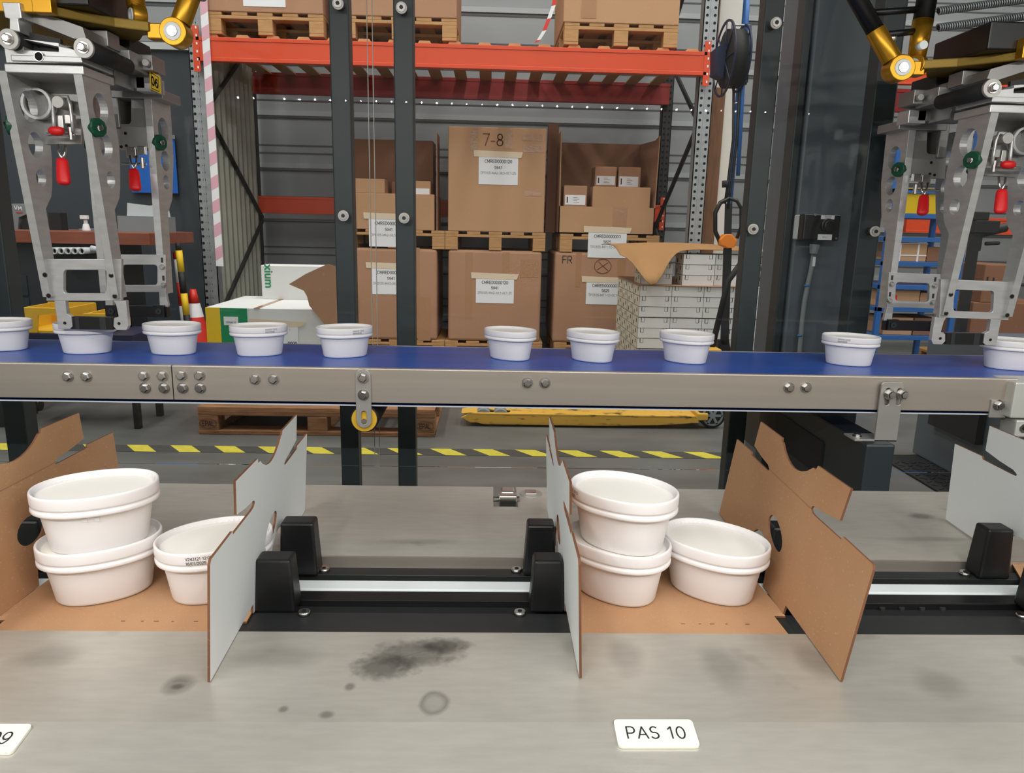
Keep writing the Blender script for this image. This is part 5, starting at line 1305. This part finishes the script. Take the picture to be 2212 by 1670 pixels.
for y in (.02, .44):
    cxw = fx1+.09
    MB().m(M_rubber).cyl((cxw, y, .075), (cxw, y+.05, .075), .073, 32).build('steer_tyre', tk, bevel=.004)
    mb = MB().m(M_hazy).ring((cxw, y-.004, .075), (cxw, y+.01, .075), .058, .048, 28).cyl((cxw, y-.006, .075), (cxw, y+.01, .075), .016, 16)
    for k in range(6): a5 = k*1.047; mb.cbox((cxw+.033*math.cos(a5), y-.001, .075+.033*math.sin(a5)), (.04, .006, .014), Matrix.Rotation(-a5, 3, 'Y'))
    mb.build('steer_wheel_hub', tk)
hxq = ony(1634, 480, YTk+.27).x-L0.x
MB().m(M_blackm).tube([(fx1+.13, .27, .4), (fx1*.4+hxq*.6, .27, .8), (hxq, .27, 1.0)], .018, 8).build('tow_handle', tk)

# ================================================================== RIGHT OF THE RACK: COLUMN, PLANK, PIPE
a = ony(1542, 200, 5.75); b = ony(1590, 200, 5.75)
t = thing('building_column', 'pale painted steel column right of the rack', 'column', ((a.x+b.x)/2, 5.75, 0)); w = (b.x-a.x)/2
MB().m(M_offwhite).box((-w, 0, 0), (w, .18, CEIL-.01)).build('column_flange', t, bevel=.004)
MB().m(M_bluepaint).cyl((w+.035, .05, .3), (w+.035, .05, CEIL-.2), .022, 14).build('blue_pipe', t)
for z_ in (1.2, 2.0, 2.8): MB().m(M_paper).cyl((w+.035, .05, z_), (w+.035, .05, z_+.01), .026, 14).build('pipe_clip', t)
a = ony(1497, 400, 5.72); b = ony(1552, 400, 5.72); zp = ony(1530, 188, 5.72).z
t = thing('wooden_plank', 'tall brown wooden board standing between rack upright and pale column', 'board', ((a.x+b.x)/2+.01, 5.72, 0)); w = (b.x-a.x)/2-.01
MB().m(M_plank).box((-w, -.0, 0), (w, .03, zp)).build('plank_board', t, bevel=.003)
# dark cabinet lower right behind the beam
a = onz(1982, 984, 0); b = onz(2100, 1035, 0)
t = thing('machine_cabinet', 'dark slate machine cabinet at right under the belt', 'cabinet', (a.x, 2.75, 0)); L0 = t.location
x_l = ony(1975, 940, 3.5).x
MB().m(M_slate).box((x_l-L0.x, .0, .01), (x_l-L0.x+1.2, .75, .62)).build('cabinet_body', t, bevel=.006)
MB().m(M_rubber).box((x_l-L0.x-.035, .25, .2), (x_l-L0.x, .6, .5)).build('ribbed_cable_gland', t)
# studded mat
a = onz(1925, 992, 0); b = onz(2050, 1062, 0); mm = MB().m(M_blackm).box((0, 0, 0), (.6, abs(a.y-b.y)+.3, .008)); mm.m(M_bar)
for i in range(14):
    for j in range(14): mm.cbox((.03+i*.041, .03+j*.045, .0095), (.03, .008, .003), Matrix.Rotation(.6 if (i+j) % 2 else -.6, 3, 'Z'))
tag(mm.build('floor_mat', None, None, loc=(a.x-.05, b.y-.25, .001)), 'black studded rubber mat on the floor beside the beam', 'mat')
# ================================================================== RIGHT BACKGROUND SHELVES
YQ = 5.0
def bar(t, x0, y0_, x1, y1_, Y, th, m_, nm):
    L0 = t.location; p = ony(x0, y0_, Y)-L0; q = ony(x1, y1_, Y)-L0
    return MB().m(m_).box((p.x, p.y, (p.z+q.z)/2-th/2), (q.x, p.y+.35, (p.z+q.z)/2+th/2)).build(nm, t)
c = ony(1985, 700, YQ); sh = thing('shelf_trolley', 'blue shelf trolley behind the right gripper holding bins and boxes', 'trolley', (c.x, YQ, 0)); L0 = sh.location
ys = [408, 462, 513, 566, 617, 665, 726]; lv = []
xa = ony(1903, 600, YQ).x-L0.x; xb5 = ony(2075, 600, YQ).x-L0.x
for y in ys:
    z_ = ony(1985, y, YQ).z; lv.append(z_); MB().m(M_bluepaint).box((xa, 0, z_-.03), (xb5, .4, z_)).build('blue_shelf', sh, bevel=.002)
for x in (xa, xb5-.03):
    for y in (0.0, .37): MB().m(M_bluepaint).box((x, y, .12), (x+.035, y+.03, 1.75)).build('shelf_post', sh)
for x in (xa+.03, xb5-.04):
    for y in (.03, .36): MB().m(M_rubber).cyl((x, y-.015, .06), (x, y+.015, .06), .06, 20).m(M_galv).cbox((x, y, .1), (.03, .045, .05)).build('castor', sh)
def on_shelf(x0, x1, k, h_, m_, nm, lb, cat, grp=None, d=.3):
    p = ony(x0, ys[k]-10, YQ); q = ony(x1, ys[k]-10, YQ); t = thing(nm, lb, cat, ((p.x+q.x)/2, YQ+.03, lv[k]+.001), grp); w = (q.x-p.x)/2
    return t, w
def binbox(x0, x1, k, h_, lb):
    t, w = on_shelf(x0, x1, k, h_, M_yellowp, 'storage_bin', lb, 'bin', 'yellow storage bins')
    mb = MB().m(M_yellowp).hexa([(-w*.86, 0, 0), (w*.86, 0, 0), (w*.86, .28, 0), (-w*.86, .28, 0), (-w, -.02, h_), (w, -.02, h_), (w, .3, h_), (-w, .3, h_)]); mb.build('bin_body', t, bevel=.003)
    MB().m(M_yellow).box((-w, -.03, h_), (w, .3, h_+.012)).build('bin_rim', t); return t
binbox(1912, 1944, 1, .13, 'yellow bin at the left end of the upper blue shelf'); binbox(1952, 2000, 1, .15, 'yellow bin behind the rear red handle'); binbox(2004, 2042, 1, .15, 'yellow bin right of the rear red handle')
def crt(x0, x1, k, h_, lb, m_=M_carton, strap=None, mark=None):
    t, w = on_shelf(x0, x1, k, h_, m_, 'carton', lb, 'carton', 'cartons on the blue trolley')
    MB().m(m_).box((-w, 0, 0), (w, .28, h_)).build('carton_body', t, bevel=.003)
    if strap:
        mb = MB().m(strap)
        for x in (-w*.88, w*.35): mb.box((x, -.002, 0), (x+.012, 0, h_))
        mb.box((-w, -.0025, h_*.3), (w, -.0005, h_*.36)); mb.box((-w, -.0025, h_*.93), (w, -.0005, h_*.99)); mb.build('strap', t)
    if mark: MB().m(mark).box((-w*.5, -.002, h_*.1), (-w*.15, -.0002, h_*.7)).build('red_mark', t)
    return t
crt(1942, 2006, 3, .125, 'orange brown carton bound with white straps', M_cartonl, M_paper); crt(2008, 2040, 3, .1, 'small brown carton beside the white strapped one', M_cartind)
crt(1905, 1990, 5, .115, 'carton with a red mark on the lower trolley shelf', M_cartonl, None, M_redw); crt(1992, 2032, 5, .10, 'carton with black band on the lower trolley shelf', M_carton)
crt(1912, 1975, 6, .12, 'long carton on the bottom trolley shelf', M_cartonl); crt(1978, 2030, 6, .12, 'dark banded carton on the bottom trolley shelf', M_cartind)
# grey panels behind the trolley, second red beam, big cartons
YG = 6.6
za = ony(2070, 470, YG); zb2 = ony(2070, 505, YG)
beam(ony(1952, 480, YG).x, ony(2212, 480, YG).x+.8, za.z, zb2.z, YG, M_orange, 'orange rack beam seen behind the right gripper', False)
za = ony(2000, 160, YG); zb2 = ony(2000, 186, YG)
beam(ony(1930, 170, YG).x, ony(2212, 170, YG).x+.8, za.z, zb2.z, YG, M_orange, 'high orange rack beam under the right gold plate', False)
za = ony(1990, 195, YG+.4); zb2 = ony(1990, 245, YG+.4)
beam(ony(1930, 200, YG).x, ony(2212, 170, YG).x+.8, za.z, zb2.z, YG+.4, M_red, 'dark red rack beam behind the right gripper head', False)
ux = ony(1925, 300, YG).x; t = thing('rack_upright', 'rack upright behind the slate column at right', 'rack upright', (ux-.05, YG, 0), 'perforated uprights of the storage rack'); MB().m(M_galvd).box((-.05, 0, 0), (.05, .08, 3.2)).build('upright_profile', t)
t = thing('rack_upright', 'rack upright beyond the right edge holding the orange beams', 'rack upright', (ony(2212, 300, YG).x+.85, YG, 0), 'perforated uprights of the storage rack'); MB().m(M_galvd).box((-.05, 0, 0), (.05, .5, 3.2)).build('upright_profile', t)
Yc = 5.6
def bigc(x0, x1, y0_, z0, Y, lb, m_=M_cartind, d=.5):
    p = ony(x0, 650, Y); q = ony(x1, 650, Y); zt = ony((x0+x1)/2, y0_, Y).z
    t = thing('carton', lb, 'carton', ((p.x+q.x)/2, Y, z0), 'big brown cartons at right'); w = (q.x-p.x)/2
    MB().m(m_).box((-w, 0, 0), (w, d, zt-z0)).build('carton_body', t, bevel=.006); return t, zt
t0_, zt0 = bigc(2104, 2290, 655, .15, Yc, 'big brown carton at the bottom right, wrapped in clear film')
x8 = ony(2200, 700, Yc).x; pallet(.95, .55, (x8, Yc-.01, 0), 'pallet under the big brown cartons at right')
t, _ = bigc(2118, 2196, 572, zt0, Yc, 'brown carton with dark printed marks on top of the big one')
mb = MB().m(M_ink); L0 = t.location
for x, y in ((2133, 602), (2146, 604)): p = ony(x, y, Yc)-L0; mb.cbox((p.x, -.001, p.z), (.014, .002, .03))
mb.build('printed_mark', t)
# grey vice on the trolley top
c = ony(2125, 490, 3.6); t = thing('bench_vice', 'dark hand wheel vice seen between the right gripper plates', 'vice', c)
mb = MB().m(M_galvd).cbox((0, 0, 0), (.12, .06, .06)).cyl((-.05, 0, -.04), (.11, 0, .0), .022, 12).cyl((.02, 0, -.08), (.09, 0, -.075), .010, 8).cbox((-.03, 0, .05), (.07, .05, .04)).cbox((-.02, 0, -.07), (.03, .03, .09)); mb.build('vice_body', t, bevel=.004)
MB().m(M_galvd).box((-.055, -.02, -c.z+.0), (-.02, .02, -.03)).build('vice_stand', t)
# ================================================================== LEFT BACKGROUND: WORKBENCH
YBn = 4.7
zt5 = ony(160, 500, YBn).z; zb5 = ony(160, 527, YBn).z; xe_ = ony(322, 515, YBn).x
wbch = thing('workbench', 'workbench with reddish wooden top and dark body by the partition', 'workbench', (-3.5, YBn, 0)); L0 = wbch.location
MB().m(M_benchwood).box((-1.6, 0, zb5), (xe_+3.5, .7, zt5)).build('bench_top', wbch, bevel=.004)
MB().m(mat('bench_body_grey', rgb(44, 48, 52), .5)).box((-1.6, .06, .12), (xe_+3.5-.35, .66, zb5)).build('bench_body', wbch, bevel=.004)
for x in (-1.5, xe_+3.5-.42):
    for y in (.1, .58): MB().m(M_slated).box((x, y, 0), (x+.05, y+.05, .12)).build('foot', wbch)
for k in range(4):
    z_ = .16+k*.14; MB().m(M_slated).box((-.9, .05, z_), (xe_+3.5-.8, .062, z_+.125)).build('drawer', wbch, bevel=.002)
# row of white pipe ends under the top
for k in range(6):
    p = ony(122+k*14.5, 541, YBn-.03); t = thing('plastic_pipe', f'{("first","second","third","fourth","fifth","sixth")[k]} white pipe from the left in the row below the bench top', 'pipe', (p.x, YBn+.06-.19, p.z), 'white pipes in a row under the bench top')
    MB().m(M_lightgrey).ring((0, 0, 0), (0, .18, 0), .019, .014, 20).m(M_hole).cyl((0, .02, 0), (0, .03, 0), .014, 16).build('pipe', t)
p = ony(212, 537, YBn-.03); t = thing('spray_nozzle', 'white plastic nozzle at the end of the pipe row', 'nozzle', (p.x, YBn-.05, p.z)); MB().m(M_lightgrey).cyl((-.03, 0, 0), (.03, 0, -.006), .02, 14, .012).cyl((.03, 0, -.004), (.07, 0, 0), .004, 8).build('nozzle_body', t)
p = ony(160, 541, YBn-.03); t = thing('pipe_rail', 'thin rail carrying the white pipes under the bench top', 'rail', (p.x, YBn+.03, p.z)); MB().m(M_galvd).box((-.22, 0, -.03), (.3, .03, -.02)).build('rail_bar', t)
def onbench(x, y, Y=YBn+.25): return V((ony(x, y, Y).x, Y, zt5))
p = onbench(186, 490); t = thing('spray_bottle', 'small white spray bottle standing on the bench top', 'bottle', p); MB().m(M_paper).cyl((0, 0, 0), (0, 0, .045), .026, 16, .016).cyl((0, 0, .045), (0, 0, .07), .012, 10).cbox((.0, -.01, .085), (.045, .03, .024)).build('bottle_body', t, bevel=.003)
p = onbench(186, 495); t = thing('plastic_tray', 'shallow grey tray under the spray bottle', 'tray', p+V((0, .12, 0))); MB().m(M_hazy).box((-.11, 0, 0), (.11, .14, .012)).build('tray_body', t)
p = onbench(120, 470, YBn+.3); t = thing('black_box', 'small black box on the bench top', 'box', p); MB().m(M_blackm).box((-.045, 0, 0), (.03, .08, .11)).build('box_body', t)
p = onbench(307, 470, YBn+.3); t = thing('carton_box', 'grey cardboard box with loose papers at the bench end', 'box', p)
MB().m(M_hazy).box((-.16, 0, 0), (.13, .2, .10)).build('box_body', t); 
for k, (dx, rz) in enumerate(((-.03, .1), (.05, -.15))): MB().m(M_lightgrey).cbox((dx, .05+.05*k, .13), (.17, .004, .09), Matrix.Rotation(rz, 3, 'Y')).build('paper_sheet', t)
p = onbench(58, 470, YBn+.3); t = thing('machine_vice', 'pale grey machine housing with small white marks at the left of the bench', 'machine', p)
q = lambda x, y: ony(x, y, YBn+.3)-p
MB().m(M_hazy).prism([[q(10, 440), q(78, 440), q(60, 462), q(40, 470), q(38, 500), (q(10, 500))]], (0, .15, 0)).build('housing', t, bevel=.003)
fit_text(t, 'VM', .05, q(40, 449)+V((0, -.004, 0)), X_, Z_, M_paper, .003); MB().m(M_redw).cbox(q(42, 455)+V((0, -.003, -.012)), (.04, .002, .006)).build('red_line', t)
MB().m(M_blackm).prism([[q(45, 478), q(72, 460), q(76, 500), q(48, 500)]], (0, .1, 0)).build('dark_slide', t)
p = onbench(14, 480, YBn+.12); t = thing('glass_jar', 'jar with a white cap at the left end of the bench', 'jar', p); MB().m(M_hazy).cyl((0, 0, 0), (0, 0, .09), .035, 18).build('jar_body', t); MB().m(M_paper).cyl((0, 0, .09), (0, 0, .105), .037, 18).build('cap', t)
# blue poster hanging on the partition
a = ony(275, 298, 6.26); b = ony(385, 418, 6.26); t = thing('blue_poster', 'plain blue board hanging on the slate partition', 'poster', ((a.x+b.x)/2, 6.27, b.z)); w = (b.x-a.x)/2
MB().m(M_bluepost).box((-w, -.01, 0), (w, 0, a.z-b.z)).build('board', t); MB().m(M_hazy).box((-w*.9, -.02, a.z-b.z), (w*1.05, 0, a.z-b.z+.03)).build('hanging_rail', t)
# yellow bins behind the belt at left
def ybin(x0, x1, y0_, y1_, Y, lb, z0=None):
    a = ony(x0, (y0_+y1_)/2, Y); b = ony(x1, (y0_+y1_)/2, Y); zt = ony((x0+x1)/2, y0_, Y).z; zb = ony((x0+x1)/2, y1_, Y).z
    t = thing('storage_bin', lb, 'bin', ((a.x+b.x)/2, Y, zb), 'yellow storage bins'); w = (b.x-a.x)/2; h_ = zt-zb
    MB().m(M_yellow).prism([[(-w, 0, h_*.45), (-w*.8, 0, h_), (w, 0, h_), (w, 0, h_*.85), (-w*.2, 0, h_*.7), (-w*.3, 0, 0), (-w*.75, 0, 0)]], (0, .012, 0)).build('front_lip', t, bevel=.003)
    MB().m(M_yellow).box((-w, .012, 0), (-w+.012, .28, h_*.95)).box((w-.012, .012, 0), (w, .28, h_)).box((-w, .27, 0), (w, .28, h_)).box((-w, .012, 0), (w, .28, .01)).build('bin_shell', t)
    return t
tb_ = thing('low_shelf', 'low dark shelf with blue front behind the belt at left', 'shelf', (ony(110, 720, 3.75).x, 3.75, 0)); zsh = ony(110, 722, 3.75).z
MB().m(M_navy).box((-.35, .0, zsh-.06), (.4, .33, zsh)).build('shelf_top', tb_); 
for x in (-.33, .36):
    for y in (.02, .28): MB().m(M_blackm).box((x, y, .001), (x+.03, y+.03, zsh-.06)).build('leg', tb_)
b1 = ybin(38, 150, 665, 720, 3.77, 'yellow storage bin left of the left gripper'); b1.location.z = zsh+.001
b2_ = ybin(176, 226, 668, 712, 3.78, 'yellow storage bin seen between the left gripper legs'); b2_.location.z = zsh+.001
# striped poles and cone
def cone_th(x, y0_, y1_, Y, lb):
    a = ony(x, y1_, Y); t = thing('traffic_cone', lb, 'cone', (a.x, Y, 0)); h_ = ony(x, y0_, Y).z; mb = MB(); n = 6
    for k in range(n):
        f0 = k/n; f1 = (k+1)/n; mb.m(M_redw if k % 3 != 1 else M_paper).cyl((0, 0, .03+(h_-.03)*f0), (0, 0, .03+(h_-.03)*f1), .14*(1-f0)+.02*f0, 24, .14*(1-f1)+.02*f1, cap=(k == n-1))
    mb.build('cone_body', t); MB().m(M_redw).box((-.19, -.19, 0), (.19, .19, .03)).build('cone_base', t, bevel=.01); return t
YCn = 5.2
cone_th(421, 625, 690, YCn, 'red and white traffic cone left of the rack upright')
def pole(px0, px1, y0_, Y, m1, m2, lb, cap, w_, seg=.11):
    top = ony(px0, y0_, Y); bot = ony(px1, 690, Y); d = (top-bot).normalized(); base = bot-d*(bot.z/d.z); t = thing('striped_pole', lb, 'pole', base, 'striped poles by the cone'); L_ = (top-base).length; mb = MB(); s_ = 0; k = 0
    while s_ < L_: mb.m(m1 if k % 2 else m2).cyl(d*s_, d*min(s_+seg, L_), w_, 14); s_ += seg; k += 1
    mb.build('pole_body', t)
    if cap: MB().m(M_rubber).cyl(d*L_, d*(L_+.05), w_*.8, 12).build('cap', t)
pole(386, 404, 541, YCn-.1, M_yellowp, M_blackm, 'black and yellow striped pole beside the cone', True, .022, .145); pole(379, 396, 545, YCn+.02, M_redw, M_paper, 'red and white striped pole behind the yellow one', False, .018, .16)
# office chair castor glimpsed under the belt at left
c = onz(82, 886, 0); t = thing('office_chair', 'black office chair base with castor seen under the belt at left', 'chair', (c.x-.1, c.y+.27, 0)); dx = .28
for k in range(5):
    a5 = k*1.2566-1.22; q = V((math.cos(a5)*.29, math.sin(a5)*.29, .085)); MB().m(M_black).tube([V((0, 0, .12)), q], .016, 8).build('base_arm', t)
    MB().m(M_black).cyl(q+V((-.022, 0, -.055)), q+V((.022, 0, -.055)), .03, 18).cyl(q+V((0, 0, -.05)), q, .012, 8).build('castor', t)
MB().m(M_galvd).cyl((0, 0, .1), (0, 0, .44), .022, 12).build('gas_column', t); MB().m(M_blackm).cbox((0, 0, .48), (.44, .44, .07)).build('seat', t, bevel=.03)
# number signs on the front plate
def sign(px0, px1, py0, py1, body, lb, wfix=None):
    z_of = lambda y: ZT-(YB-y)*SL
    def onslope(x, y):
        d = ray(x, y); A_ = CAMP; # z = ZT-(YB-Y)*SL
        t_ = (ZT-YB*SL-A_.z+0.0)/(d.z-SL*d.y) if True else 0
        return A_+d*t_
    p = onslope((px0+px1)/2, (py0+py1)/2); w = (onslope(px1, (py0+py1)/2)-onslope(px0, (py0+py1)/2)).x/2; h_ = abs(onslope((px0+px1)/2, py0).y-onslope((px0+px1)/2, py1).y)/2
    if wfix: p = V((p.x+w-wfix, p.y, p.z)); w = wfix
    t = thing('number_sign', lb, 'sign', p+V((0, 0, .0004))); t.rotation_euler = (math.atan(SL), 0, 0)
    mb = MB().m(mat('sign_plastic', rgb(228, 232, 218), .35)); r = .004; pts = []
    for cx_, cy_, a0 in ((w-r, -h_+r, -90), (w-r, h_-r, 0), (-w+r, h_-r, 90), (-w+r, -h_+r, 180)):
        for k in range(4): a5 = math.radians(a0+k*30); pts.append((cx_+r*math.cos(a5), cy_+r*math.sin(a5), 0))
    mb.prism([pts], (0, 0, .0025)); mb.build('sign_plate', t)
    stroke_text(t, body, w*2*.76, (0, 0, .0028), X_, Y_, M_ink); return w
sw = sign(1330, 1503, 1558, 1618, 'PAS 10', 'white number sign reading PAS 10 on the front steel plate')
sign(-100, 50, 1568, 1632, 'PAS 09', 'white number sign ending in 09 cut off at the lower left', sw)
bpy.data.objects.remove(PAL0.children[0]) if False else None
for o in list(PAL0.children): bpy.data.objects.remove(o)
bpy.data.objects.remove(PAL0)
